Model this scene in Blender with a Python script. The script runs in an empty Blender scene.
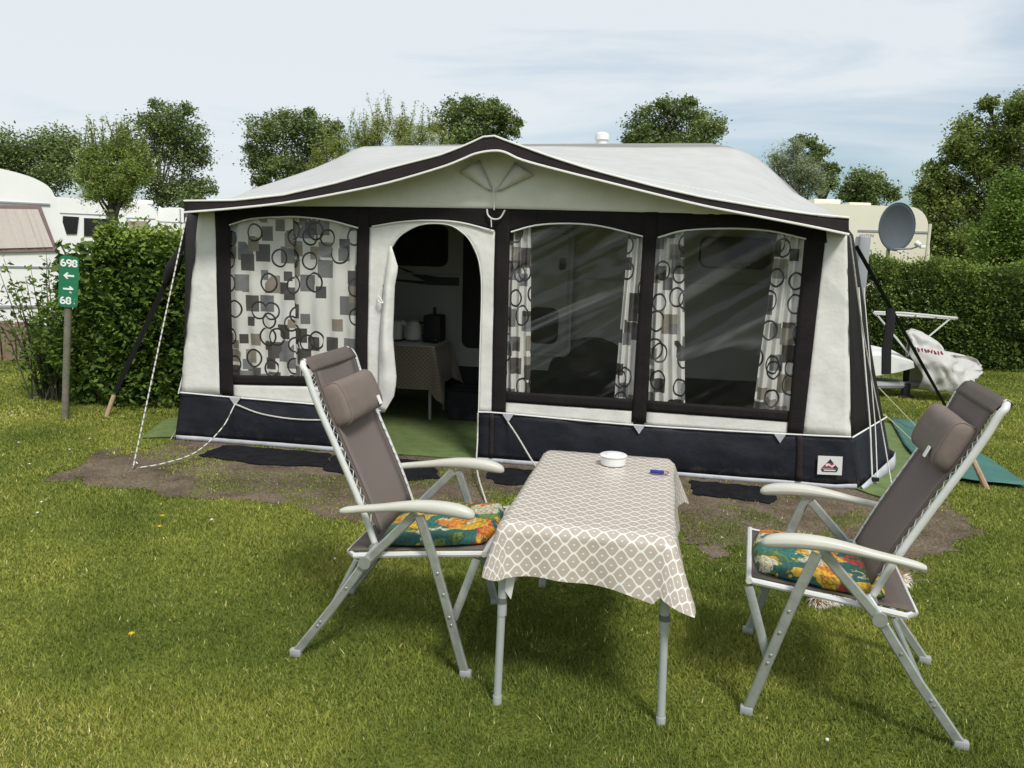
import bpy, bmesh, math, random
import numpy as np
from mathutils import Vector, Matrix, noise as mnoise

C = bpy.context.scene.collection
scene = bpy.context.scene
R = math.radians
random.seed(7)

# ------------------------------------------------------------------ camera model
F, H = 800.0, 1.55
PIT, ROL = R(9.1), R(1.6)
fwd = np.array([0, math.cos(PIT), -math.sin(PIT)])
right0 = np.array([1.0, 0, 0])
up0 = np.cross(right0, fwd)
rgt = math.cos(ROL) * right0 + math.sin(ROL) * up0
upv = -math.sin(ROL) * right0 + math.cos(ROL) * up0
CAM = np.array([0, 0, H])


def ray(x, y):
    return fwd + rgt * (x - 512) / F - upv * (y - 384) / F


def on_z(x, y, z=0.0):
    d = ray(x, y)
    return CAM + d * ((z - H) / d[2])


def on_y(x, y, Y):
    d = ray(x, y)
    return CAM + d * (Y / d[1])


# the awning's own frame: origin at its left front corner, u along the front, v towards the caravan
AL = np.array([-2.72, 6.323, 0.0])
AU = np.array([0.985, -0.173, 0.0]); AU /= np.linalg.norm(AU)
AV = np.array([-AU[1], AU[0], 0.0])
AROT = math.atan2(AU[1], AU[0])


def on_aw(x, y, v=0.0):
    d = ray(x, y)
    p = AL + AV * v
    q = CAM + d * (np.dot(p - CAM, AV) / np.dot(d, AV))
    return (float((q - AL) @ AU), float(v), float(q[2]))


def aw_local(p):
    p = np.array(p, float) - AL
    return (float(p @ AU), float(p @ AV), float(p[2]))


# ------------------------------------------------------------------ materials
def new_mat(name):
    m = bpy.data.materials.new(name)
    m.use_nodes = True
    nt = m.node_tree
    return m, nt, nt.nodes['Principled BSDF'], nt.nodes['Material Output']


def N(nt, typ, **kw):
    n = nt.nodes.new(typ)
    for k, v in kw.items():
        setattr(n, k, v)
    return n


def ramp(nt, stops):
    r = nt.nodes.new('ShaderNodeValToRGB')
    e = r.color_ramp.elements
    while len(e) < len(stops):
        e.new(0.5)
    for i, (p, c) in enumerate(stops):
        e[i].position = p
        e[i].color = tuple(c) + (1,) if len(c) == 3 else c
    return r


def mixc(nt, fac, a, b, mode='MIX'):
    m = nt.nodes.new('ShaderNodeMix')
    m.data_type = 'RGBA'
    m.blend_type = mode
    for sock, val in ((m.inputs[0], fac), (m.inputs[6], a), (m.inputs[7], b)):
        if hasattr(val, 'links') or isinstance(val, bpy.types.NodeSocket):
            nt.links.new(val, sock)
        elif isinstance(val, (int, float)):
            sock.default_value = val
        else:
            sock.default_value = tuple(val) + (1,) if len(val) == 3 else val
    return m.outputs[2]


def mth(nt, op, a, b=None, c=None, clamp=False):
    m = nt.nodes.new('ShaderNodeMath')
    m.operation = op
    m.use_clamp = clamp
    for i, val in enumerate((a, b, c)):
        if val is None:
            continue
        if isinstance(val, bpy.types.NodeSocket):
            nt.links.new(val, m.inputs[i])
        else:
            m.inputs[i].default_value = val
    return m.outputs[0]


def simple(name, col, rough=0.7, metal=0.0, var=0.15, scale=6.0, bump=0.0, bscale=60.0, trans=0.0, spec=0.5):
    """principled surface with uneven colour (wear, dirt), a fine bump and, for thin cloth, some translucency"""
    m, nt, bs, out = new_mat(name)
    tc = N(nt, 'ShaderNodeTexCoord')
    nz = N(nt, 'ShaderNodeTexNoise')
    nz.inputs['Scale'].default_value = scale
    nz.inputs['Detail'].default_value = 6
    nz.inputs['Roughness'].default_value = 0.65
    nt.links.new(tc.outputs['Object'], nz.inputs['Vector'])
    lo = [c * (1 - var) for c in col]
    hi = [min(1, c * (1 + var)) for c in col]
    rp = ramp(nt, [(0.3, lo), (0.7, hi)])
    nt.links.new(nz.outputs['Fac'], rp.inputs[0])
    nt.links.new(rp.outputs[0], bs.inputs['Base Color'])
    bs.inputs['Roughness'].default_value = rough
    bs.inputs['Metallic'].default_value = metal
    bs.inputs['Specular IOR Level'].default_value = spec
    if bump:
        nb = N(nt, 'ShaderNodeTexNoise')
        nb.inputs['Scale'].default_value = bscale
        nb.inputs['Detail'].default_value = 3
        nt.links.new(tc.outputs['Object'], nb.inputs['Vector'])
        b = N(nt, 'ShaderNodeBump')
        b.inputs['Strength'].default_value = bump
        b.inputs['Distance'].default_value = 0.01
        nt.links.new(nb.outputs['Fac'], b.inputs['Height'])
        nt.links.new(b.outputs[0], bs.inputs['Normal'])
    if trans:
        tr = N(nt, 'ShaderNodeBsdfTranslucent')
        nt.links.new(rp.outputs[0], tr.inputs[0])
        mx = N(nt, 'ShaderNodeMixShader')
        mx.inputs[0].default_value = trans
        nt.links.new(bs.outputs[0], mx.inputs[1])
        nt.links.new(tr.outputs[0], mx.inputs[2])
        nt.links.new(mx.outputs[0], out.inputs[0])
    return m


def leaf_mat(name, stops, rough=0.55, trans=0.3):
    """leaves: every leaf carries its own value 'rnd' that picks its green"""
    m, nt, bs, out = new_mat(name)
    at = N(nt, 'ShaderNodeAttribute')
    at.attribute_name = 'rnd'
    rp = ramp(nt, stops)
    nt.links.new(at.outputs['Fac'], rp.inputs[0])
    nt.links.new(rp.outputs[0], bs.inputs['Base Color'])
    bs.inputs['Roughness'].default_value = rough
    bs.inputs['Specular IOR Level'].default_value = 0.18
    tr = N(nt, 'ShaderNodeBsdfTranslucent')
    nt.links.new(rp.outputs[0], tr.inputs[0])
    mx = N(nt, 'ShaderNodeMixShader')
    mx.inputs[0].default_value = trans
    nt.links.new(bs.outputs[0], mx.inputs[1])
    nt.links.new(tr.outputs[0], mx.inputs[2])
    nt.links.new(mx.outputs[0], out.inputs[0])
    return m


M = {}
M['roof_cloth'] = simple('awning_roof_cloth', (0.425, 0.43, 0.42), 0.8, var=0.07, scale=4, bump=0.22, bscale=9)
M['white_cloth'] = simple('awning_white_cloth', (0.65, 0.64, 0.605), 0.75, var=0.10, scale=5, bump=0.75, bscale=9)
M['gable_cloth'] = simple('awning_gable_cloth', (0.70, 0.69, 0.61), 0.75, var=0.10, scale=4, bump=0.6, bscale=8)
M['dark_cloth'] = simple('awning_dark_cloth', (0.013, 0.0105, 0.0105), 0.8, var=0.25, scale=7, bump=0.3, bscale=60, spec=0.2)
M['valance_cloth'] = simple('awning_valance_cloth', (0.026, 0.020, 0.021), 0.8, var=0.2, scale=7, bump=0.3, bscale=40, spec=0.2)
M['navy_cloth'] = simple('awning_mudwall_cloth', (0.0115, 0.0125, 0.019), 0.6, var=0.35, scale=5, bump=0.6, bscale=14, spec=0.3)
def grimy(m):
    """dried splashes of soil that reach up from the ground"""
    nt = m.node_tree
    bs = nt.nodes['Principled BSDF']
    src = bs.inputs['Base Color'].links[0].from_socket
    tc = N(nt, 'ShaderNodeTexCoord')
    sx = N(nt, 'ShaderNodeSeparateXYZ')
    nt.links.new(tc.outputs['Object'], sx.inputs[0])
    nz = N(nt, 'ShaderNodeTexNoise')
    nz.inputs['Scale'].default_value = 11
    nz.inputs['Detail'].default_value = 8
    nz.inputs['Roughness'].default_value = 0.75
    nt.links.new(tc.outputs['Object'], nz.inputs['Vector'])
    h_ = mth(nt, 'SUBTRACT', nz.outputs['Fac'], mth(nt, 'MULTIPLY', sx.outputs[2], 1.5))
    r_ = ramp(nt, [(0.38, (0, 0, 0)), (0.62, (0.45, 0.45, 0.45))])
    nt.links.new(h_, r_.inputs[0])
    nt.links.new(mixc(nt, r_.outputs[0], src, (0.10, 0.085, 0.068)), bs.inputs['Base Color'])


grimy(M['navy_cloth'])
M['hem_cloth'] = simple('awning_hem', (0.42, 0.43, 0.46), 0.5, var=0.15, scale=9, bump=0.3, bscale=20)
M['piping'] = simple('white_piping', (0.75, 0.74, 0.70), 0.5, var=0.05)
M['rope'] = simple('white_rope', (0.50, 0.48, 0.43), 0.8, var=0.6, scale=160)
def flecked_rope():
    m, nt, bs, out = new_mat('flecked_guy_rope')
    tc = N(nt, 'ShaderNodeTexCoord')
    sx = N(nt, 'ShaderNodeSeparateXYZ')
    nt.links.new(tc.outputs['Object'], sx.inputs[0])
    t_ = mth(nt, 'ADD', mth(nt, 'MULTIPLY', sx.outputs[2], 130.0), mth(nt, 'MULTIPLY', sx.outputs[0], 110.0))
    f = mth(nt, 'GREATER_THAN', mth(nt, 'SINE', t_), 0.45)
    nt.links.new(mixc(nt, f, (0.62, 0.60, 0.55), (0.22, 0.21, 0.19)), bs.inputs['Base Color'])
    bs.inputs['Roughness'].default_value = 0.85
    return m


M['fleck'] = flecked_rope()
M['cream_rope'] = simple('cream_rope', (0.46, 0.44, 0.25), 0.8, var=0.2, scale=80)
M['black'] = simple('black_webbing', (0.005, 0.005, 0.006), 0.85, var=0.2)
M['black_mat'] = simple('black_rubber_cloth', (0.010, 0.010, 0.012), 0.9, var=0.5, scale=12, bump=0.6, bscale=30, spec=0.15)
M['mesh_fabric'] = simple('taupe_mesh', (0.155, 0.125, 0.112), 0.8, var=0.08, scale=200, bump=0.25, bscale=500)
M['mesh_edge'] = simple('taupe_edge_band', (0.105, 0.085, 0.072), 0.8, var=0.08, scale=60, bump=0.2, bscale=300)
M['pillow'] = simple('taupe_pillow', (0.165, 0.13, 0.112), 0.9, var=0.06, scale=30, bump=0.35, bscale=18)
M['alu'] = simple('grey_aluminium', (0.40, 0.42, 0.40), 0.38, metal=0.55, var=0.18, scale=22, bump=0.05, bscale=120)
M['alu_white'] = simple('pale_frame_tube', (0.62, 0.62, 0.60), 0.35, metal=0.15, var=0.06, scale=15)
M['arm_plastic'] = simple('cream_plastic', (0.50, 0.49, 0.43), 0.42, var=0.05, scale=10, bump=0.05)
M['grey_plastic'] = simple('grey_plastic', (0.30, 0.31, 0.31), 0.5, var=0.1)
M['rivet'] = simple('rivet_steel', (0.5, 0.5, 0.48), 0.3, metal=0.8)
M['table_grey'] = simple('table_leg_grey', (0.36, 0.385, 0.37), 0.45, var=0.06, scale=12)
M['table_board'] = simple('table_board', (0.45, 0.45, 0.43), 0.5, var=0.06)
M['collar'] = simple('leg_collar', (0.12, 0.125, 0.125), 0.5)
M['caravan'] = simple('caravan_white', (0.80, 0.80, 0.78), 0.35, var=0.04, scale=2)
M['caravan_own_shaded'] = simple('caravan_white_shaded', (0.37, 0.37, 0.355), 0.4, var=0.05, scale=2)  # white body darkened, the shade inside the awning is in this colour
M['caravan_beige'] = simple('caravan_cream', (0.72, 0.69, 0.56), 0.4, var=0.04, scale=2)
M['caravan_grey'] = simple('caravan_grey_trim', (0.30, 0.31, 0.33), 0.5, var=0.08)
M['rubber'] = simple('dark_rubber', (0.015, 0.015, 0.015), 0.7)
M['dark_glass'] = simple('dark_caravan_glass', (0.012, 0.012, 0.013), 0.12, var=0.05)
M['mauve_glass'] = simple('tinted_pane', (0.36, 0.27, 0.25), 0.15, var=0.05)
M['net'] = simple('net_curtain', (0.60, 0.53, 0.49), 0.8, var=0.05, scale=20)
M['mauve_frame'] = simple('window_frame_mauve', (0.22, 0.15, 0.145), 0.5)
M['stripe'] = simple('stripe_decal', (0.05, 0.045, 0.045), 0.5)
M['wood'] = simple('weathered_wood', (0.20, 0.145, 0.10), 0.85, var=0.35, scale=14, bump=0.4, bscale=30)
M['peg_wood'] = simple('raw_wood', (0.36, 0.25, 0.16), 0.8, var=0.25, scale=25)
M['post'] = simple('grey_green_post', (0.15, 0.14, 0.10), 0.85, var=0.3, scale=20, bump=0.4)
M['sign_green'] = simple('green_plate', (0.012, 0.16, 0.075), 0.4, var=0.12, scale=14)
M['letter'] = simple('white_lettering', (0.80, 0.82, 0.80), 0.5, var=0.03)
M['bark'] = simple('bark', (0.075, 0.066, 0.052), 0.9, var=0.4, scale=8, bump=0.6)
M['dish'] = simple('grey_dish', (0.065, 0.08, 0.095), 0.75, var=0.08, scale=5)
M['dish_mark'] = simple('dish_print', (0.20, 0.13, 0.14), 0.5)
M['cover'] = simple('grey_cover_vinyl', (0.44, 0.43, 0.41), 0.5, var=0.08, scale=5, bump=0.3, bscale=12)
M['red_print'] = simple('faded_red_print', (0.20, 0.03, 0.04), 0.6, var=0.4, scale=40)
M['tarp'] = simple('teal_tarp', (0.03, 0.13, 0.105), 0.5, var=0.2, scale=6, bump=0.6, bscale=9)
M['groundsheet'] = simple('green_groundsheet', (0.115, 0.165, 0.050), 0.9, var=0.22, scale=9, bump=0.3, bscale=220)
M['white_pot'] = simple('white_ceramic', (0.72, 0.72, 0.70), 0.25, var=0.03)
M['blue'] = simple('blue_plastic', (0.015, 0.018, 0.24), 0.3)
M['orange_red'] = simple('orange_plastic', (0.5, 0.10, 0.04), 0.35)
M['kettle'] = simple('cream_appliance', (0.52, 0.51, 0.46), 0.35)
M['taupe_cloth_in'] = None
M['logo_white'] = simple('patch_white', (0.66, 0.65, 0.64), 0.6, var=0.04)
M['logo_red'] = simple('patch_red', (0.38, 0.03, 0.08), 0.6)
M['logo_dark'] = simple('patch_dark', (0.02, 0.025, 0.03), 0.6)
M['fur_tan'] = simple('tan_fur', (0.24, 0.14, 0.07), 0.9, var=0.3, scale=20)
M['yellow'] = simple('yellow_petal', (0.75, 0.50, 0.01), 0.6)
M['petal_white'] = simple('white_petal', (0.75, 0.75, 0.70), 0.6)

LEAF = {
    'hedge_l': leaf_mat('privet_leaf', [(0, (0.055, 0.097, 0.019)), (0.45, (0.095, 0.162, 0.027)), (0.8, (0.166, 0.238, 0.040)), (1, (0.258, 0.334, 0.064))]),
    'hedge_r': leaf_mat('hedge_leaf', [(0, (0.060, 0.094, 0.022)), (0.6, (0.106, 0.164, 0.031)), (1, (0.239, 0.308, 0.061))]),
    'dark': leaf_mat('dark_tree_leaf', [(0, (0.106, 0.150, 0.059)), (0.6, (0.193, 0.254, 0.084)), (1, (0.352, 0.392, 0.134))]),
    'olive': leaf_mat('olive_tree_leaf', [(0, (0.114, 0.160, 0.048)), (0.6, (0.222, 0.285, 0.072)), (1, (0.429, 0.481, 0.146))]),
    'light': leaf_mat('light_tree_leaf', [(0, (0.167, 0.217, 0.048)), (0.6, (0.310, 0.365, 0.097)), (1, (0.600, 0.592, 0.232))]),
    'mid': leaf_mat('willow_leaf', [(0, (0.142, 0.200, 0.048)), (0.6, (0.240, 0.317, 0.070)), (1, (0.464, 0.516, 0.153))]),
    'silver': leaf_mat('silver_leaf', [(0, (0.159, 0.201, 0.111)), (0.6, (0.317, 0.360, 0.222)), (1, (0.572, 0.614, 0.405))]),
    'bright': leaf_mat('bright_tree_leaf', [(0, (0.100, 0.163, 0.031)), (0.6, (0.180, 0.276, 0.050)), (1, (0.300, 0.408, 0.080))]),
}
M['grass'] = leaf_mat('grass_blade', [(0, (0.101, 0.144, 0.026)), (0.4, (0.209, 0.254, 0.046)), (0.72, (0.343, 0.361, 0.069)),
                                      (0.93, (0.498, 0.445, 0.141)), (1, (0.950, 0.847, 0.448))], 0.6, 0.3)
M['fur'] = leaf_mat('dog_hair', [(0, (0.160, 0.088, 0.048)), (0.45, (0.432, 0.256, 0.128)), (0.55, (0.880, 0.784, 0.672)), (1, (1.152, 1.088, 0.992))], 0.7, 0.2)


def pvc():
    m, nt, bs, out = new_mat('clear_pvc')
    tc = N(nt, 'ShaderNodeTexCoord')
    mp = N(nt, 'ShaderNodeMapping')
    m0 = N(nt, 'ShaderNodeMapping')
    m0.inputs['Rotation'].default_value = (0, 0, R(-30))
    nt.links.new(tc.outputs['UV'], m0.inputs[0])
    mp.inputs['Scale'].default_value = (0.55, 4.6, 1)
    nt.links.new(m0.outputs[0], mp.inputs[0])
    nz = N(nt, 'ShaderNodeTexNoise')
    nz.inputs['Scale'].default_value = 1.0
    nz.inputs['Detail'].default_value = 1.6
    nz.inputs['Distortion'].default_value = 0.6
    nt.links.new(mp.outputs[0], nz.inputs['Vector'])
    bp = N(nt, 'ShaderNodeBump')
    bp.inputs['Strength'].default_value = 0.9
    bp.inputs['Distance'].default_value = 0.05
    nt.links.new(nz.outputs['Fac'], bp.inputs['Height'])
    # reflections along the film's creases, painted in as milky diffuse lines
    cr = ramp(nt, [(0.575, (0, 0, 0)), (0.63, (1, 1, 1)), (0.70, (0.1, 0.1, 0.1))])
    nt.links.new(nz.outputs['Fac'], cr.inputs[0])
    fac = mth(nt, 'MULTIPLY_ADD', cr.outputs[0], 0.11, 0.006)
    tp = N(nt, 'ShaderNodeBsdfTransparent')
    tp.inputs[0].default_value = (0.92, 0.92, 0.91, 1)
    df = N(nt, 'ShaderNodeBsdfDiffuse')
    df.inputs[0].default_value = (0.55, 0.55, 0.55, 1)
    gl = N(nt, 'ShaderNodeBsdfGlossy')
    gl.inputs['Roughness'].default_value = 0.12
    nt.links.new(bp.outputs[0], gl.inputs['Normal'])
    m1 = N(nt, 'ShaderNodeMixShader')
    nt.links.new(fac, m1.inputs[0])
    nt.links.new(tp.outputs[0], m1.inputs[1])
    nt.links.new(df.outputs[0], m1.inputs[2])
    m2 = N(nt, 'ShaderNodeMixShader')
    m2.inputs[0].default_value = 0.03
    nt.links.new(m1.outputs[0], m2.inputs[1])
    nt.links.new(gl.outputs[0], m2.inputs[2])
    nt.links.new(m2.outputs[0], out.inputs[0])
    return m


def curtain_mat():
    m, nt, bs, out = new_mat('curtain_print')
    tc = N(nt, 'ShaderNodeTexCoord')

    def vor(scale, off, metric, rnd):
        mp = N(nt, 'ShaderNodeMapping')
        mp.inputs['Location'].default_value = off
        nt.links.new(tc.outputs['UV'], mp.inputs[0])
        v = N(nt, 'ShaderNodeTexVoronoi', voronoi_dimensions='2D', feature='F1', distance=metric)
        v.inputs['Scale'].default_value = scale
        v.inputs['Randomness'].default_value = rnd
        nt.links.new(mp.outputs[0], v.inputs['Vector'])
        sp = N(nt, 'ShaderNodeSeparateColor')
        nt.links.new(v.outputs['Color'], sp.inputs[0])
        return v, sp
    col = None
    base = (0.70, 0.69, 0.66)
    for scale, off, stops in ((5.3, (0.3, 0.1, 0), [(0, (0.060, 0.054, 0.050)), (0.35, (0.16, 0.16, 0.165)), (0.62, (0.27, 0.245, 0.20)), (0.8, (0.09, 0.082, 0.076))]),
                              (5.6, (3.45, 7.77, 0), [(0, (0.19, 0.19, 0.195)), (0.4, (0.065, 0.058, 0.054)), (0.7, (0.25, 0.22, 0.18))])):
        v, sp = vor(scale, off, 'CHEBYCHEV', 0.72)
        size = mth(nt, 'MULTIPLY_ADD', sp.outputs[1], 0.20, 0.19)
        inside = mth(nt, 'LESS_THAN', v.outputs['Distance'], size)
        keep = mth(nt, 'GREATER_THAN', sp.outputs[2], 0.28)
        inside = mth(nt, 'MULTIPLY', inside, keep)
        rp = ramp(nt, stops)
        rp.color_ramp.interpolation = 'CONSTANT'
        nt.links.new(sp.outputs[0], rp.inputs[0])
        col = mixc(nt, inside, col if col else base, rp.outputs[0])
    for scale, off, few in ((5.0, (9.1, 2.2, 0), 0.22), (4.8, (1.7, 5.9, 0), 0.72)):
        v, sp = vor(scale, off, 'EUCLIDEAN', 0.62)
        rad = mth(nt, 'MULTIPLY_ADD', sp.outputs[1], 0.10, 0.26)
        dd = mth(nt, 'ABSOLUTE', mth(nt, 'SUBTRACT', v.outputs['Distance'], rad))
        ring = mth(nt, 'LESS_THAN', dd, 0.036)
        keep = mth(nt, 'GREATER_THAN', sp.outputs[0], few)
        ring = mth(nt, 'MULTIPLY', ring, keep)
        col = mixc(nt, ring, col, (0.018, 0.016, 0.016))
    nt.links.new(col, bs.inputs['Base Color'])
    bs.inputs['Roughness'].default_value = 0.8
    tr = N(nt, 'ShaderNodeBsdfTranslucent')
    nt.links.new(col, tr.inputs[0])
    mx = N(nt, 'ShaderNodeMixShader')
    mx.inputs[0].default_value = 0.1
    nt.links.new(bs.outputs[0], mx.inputs[1])
    nt.links.new(tr.outputs[0], mx.inputs[2])
    nt.links.new(mx.outputs[0], out.inputs[0])
    return m


def ogee_mat(name, period, cloth, line):
    m, nt, bs, out = new_mat(name)
    tc = N(nt, 'ShaderNodeTexCoord')
    sx = N(nt, 'ShaderNodeSeparateXYZ')
    nt.links.new(tc.outputs['UV'], sx.inputs[0])
    c_ = mth(nt, 'MULTIPLY', mth(nt, 'COSINE', mth(nt, 'MULTIPLY', sx.outputs[0], 2 * math.pi / period)), 0.5)
    t_ = mth(nt, 'DIVIDE', sx.outputs[1], period * 0.44)
    d1 = mth(nt, 'PINGPONG', mth(nt, 'SUBTRACT', t_, c_), 1.0)
    d2 = mth(nt, 'PINGPONG', mth(nt, 'SUBTRACT', mth(nt, 'ADD', t_, c_), 1.0), 1.0)
    rp = ramp(nt, [(0.0, (1, 1, 1)), (0.11, (1, 1, 1)), (0.17, (0, 0, 0))])
    nt.links.new(mth(nt, 'MINIMUM', d1, d2), rp.inputs[0])
    # a pale dot in the middle of every oval
    dA = mth(nt, 'ADD', mth(nt, 'PINGPONG', mth(nt, 'SUBTRACT', t_, 0.5), 1.0), mth(nt, 'MULTIPLY', mth(nt, 'ADD', c_, 0.5), 1.6))
    dB = mth(nt, 'ADD', mth(nt, 'PINGPONG', mth(nt, 'SUBTRACT', t_, 1.5), 1.0), mth(nt, 'MULTIPLY', mth(nt, 'SUBTRACT', 0.5, c_), 1.6))
    dot = mth(nt, 'LESS_THAN', mth(nt, 'MINIMUM', dA, dB), 0.09)
    w = mth(nt, 'MAXIMUM', rp.outputs[0], dot)
    nz = N(nt, 'ShaderNodeTexNoise')
    nz.inputs['Scale'].default_value = 900
    nt.links.new(tc.outputs['UV'], nz.inputs['Vector'])
    c0 = mixc(nt, nz.outputs['Fac'], [c * 0.85 for c in cloth], [c * 1.15 for c in cloth])
    col = mixc(nt, w, c0, line)
    # sharp fold lines left from the packet
    fx = mth(nt, 'LESS_THAN', mth(nt, 'ABSOLUTE', sx.outputs[0]), 0.003)
    fy = mth(nt, 'LESS_THAN', mth(nt, 'ABSOLUTE', mth(nt, 'SUBTRACT', mth(nt, 'ABSOLUTE', sx.outputs[1]), 0.27)), 0.003)
    nb = N(nt, 'ShaderNodeTexNoise')
    nb.inputs['Scale'].default_value = 9
    nt.links.new(tc.outputs['UV'], nb.inputs['Vector'])
    hgt_ = mth(nt, 'ADD', mth(nt, 'MULTIPLY', mth(nt, 'MAXIMUM', fx, fy), 0.25), nb.outputs['Fac'])
    bp = N(nt, 'ShaderNodeBump')
    bp.inputs['Strength'].default_value = 0.5
    bp.inputs['Distance'].default_value = 0.012
    nt.links.new(hgt_, bp.inputs['Height'])
    nt.links.new(bp.outputs[0], bs.inputs['Normal'])
    gm = N(nt, 'ShaderNodeNewGeometry')
    col = mixc(nt, gm.outputs['Backfacing'], col, (0.72, 0.72, 0.70))
    nt.links.new(col, bs.inputs['Base Color'])
    bs.inputs['Roughness'].default_value = 0.33
    bs.inputs['Specular IOR Level'].default_value = 0.6
    return m


def floral_mat(name, off):
    """printed tropical flowers: layered distorted cells of teal, orange, yellow, red and cream"""
    m, nt, bs, out = new_mat(name)
    tc = N(nt, 'ShaderNodeTexCoord')
    mp = N(nt, 'ShaderNodeMapping')
    mp.inputs['Location'].default_value = off
    nt.links.new(tc.outputs['Object'], mp.inputs[0])
    nz = N(nt, 'ShaderNodeTexNoise')
    nz.inputs['Scale'].default_value = 11
    nz.inputs['Detail'].default_value = 4
    nt.links.new(mp.outputs[0], nz.inputs['Vector'])
    warp = mixc(nt, 0.2, mp.outputs[0], nz.outputs['Color'])
    v = N(nt, 'ShaderNodeTexVoronoi', feature='F1')
    v.inputs['Scale'].default_value = 15
    nt.links.new(warp, v.inputs['Vector'])
    sp = N(nt, 'ShaderNodeSeparateColor')
    nt.links.new(v.outputs['Color'], sp.inputs[0])
    rp = ramp(nt, [(0, (0.012, 0.10, 0.085)), (0.2, (0.05, 0.12, 0.03)), (0.34, (0.55, 0.17, 0.015)), (0.48, (0.62, 0.36, 0.02)),
                   (0.62, (0.02, 0.15, 0.12)), (0.74, (0.50, 0.46, 0.32)), (0.84, (0.40, 0.035, 0.03)), (0.92, (0.12, 0.20, 0.04))])
    rp.color_ramp.interpolation = 'CONSTANT'
    nt.links.new(sp.outputs[0], rp.inputs[0])
    # petals: streaks inside every cell
    wv = N(nt, 'ShaderNodeTexWave')
    wv.inputs['Scale'].default_value = 16
    wv.inputs['Distortion'].default_value = 9
    wv.inputs['Detail'].default_value = 3
    nt.links.new(mp.outputs[0], wv.inputs['Vector'])
    col = mixc(nt, mth(nt, 'MULTIPLY', wv.outputs['Fac'], 0.55), rp.outputs[0], mixc(nt, 0.5, rp.outputs[0], (0.03, 0.06, 0.03), 'MULTIPLY'))
    v2 = N(nt, 'ShaderNodeTexVoronoi', feature='DISTANCE_TO_EDGE')
    v2.inputs['Scale'].default_value = 26
    nt.links.new(warp, v2.inputs['Vector'])
    sp2 = mth(nt, 'LESS_THAN', v2.outputs['Distance'], 0.05)
    col = mixc(nt, mth(nt, 'MULTIPLY', sp2, 0.6), col, (0.03, 0.035, 0.02))
    nt.links.new(col, bs.inputs['Base Color'])
    bs.inputs['Roughness'].default_value = 0.75
    return m


M['pvc'] = pvc()
M['curtain'] = curtain_mat()
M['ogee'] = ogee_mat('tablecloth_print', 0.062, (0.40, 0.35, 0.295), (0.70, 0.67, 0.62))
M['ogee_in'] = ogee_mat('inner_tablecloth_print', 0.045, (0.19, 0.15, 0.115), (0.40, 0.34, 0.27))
M['floral'] = floral_mat('floral_print', (0, 0, 0))
M['floral_b'] = floral_mat('floral_print_teal', (0.52, 0.21, 0.1))


# ------------------------------------------------------------------ mesh helpers
def catmull(pts, n=6):
    P = [np.array(p, float) for p in pts]
    if len(P) < 3:
        return P
    out = []
    for i in range(len(P) - 1):
        p0 = P[i - 1] if i > 0 else 2 * P[0] - P[1]
        p1, p2 = P[i], P[i + 1]
        p3 = P[i + 2] if i + 2 < len(P) else 2 * P[-1] - P[-2]
        for k in range(n):
            t = k / n
            out.append(0.5 * ((2 * p1) + (-p0 + p2) * t + (2 * p0 - 5 * p1 + 4 * p2 - p3) * t * t + (-p0 + 3 * p1 - 3 * p2 + p3) * t ** 3))
    out.append(P[-1])
    return out


def resample(pts, n):
    P = np.array(pts, float)
    d = np.r_[0, np.cumsum(np.linalg.norm(np.diff(P, axis=0), axis=1))]
    t = np.linspace(0, d[-1], n)
    return np.stack([np.interp(t, d, P[:, k]) for k in range(P.shape[1])], 1)


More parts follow.
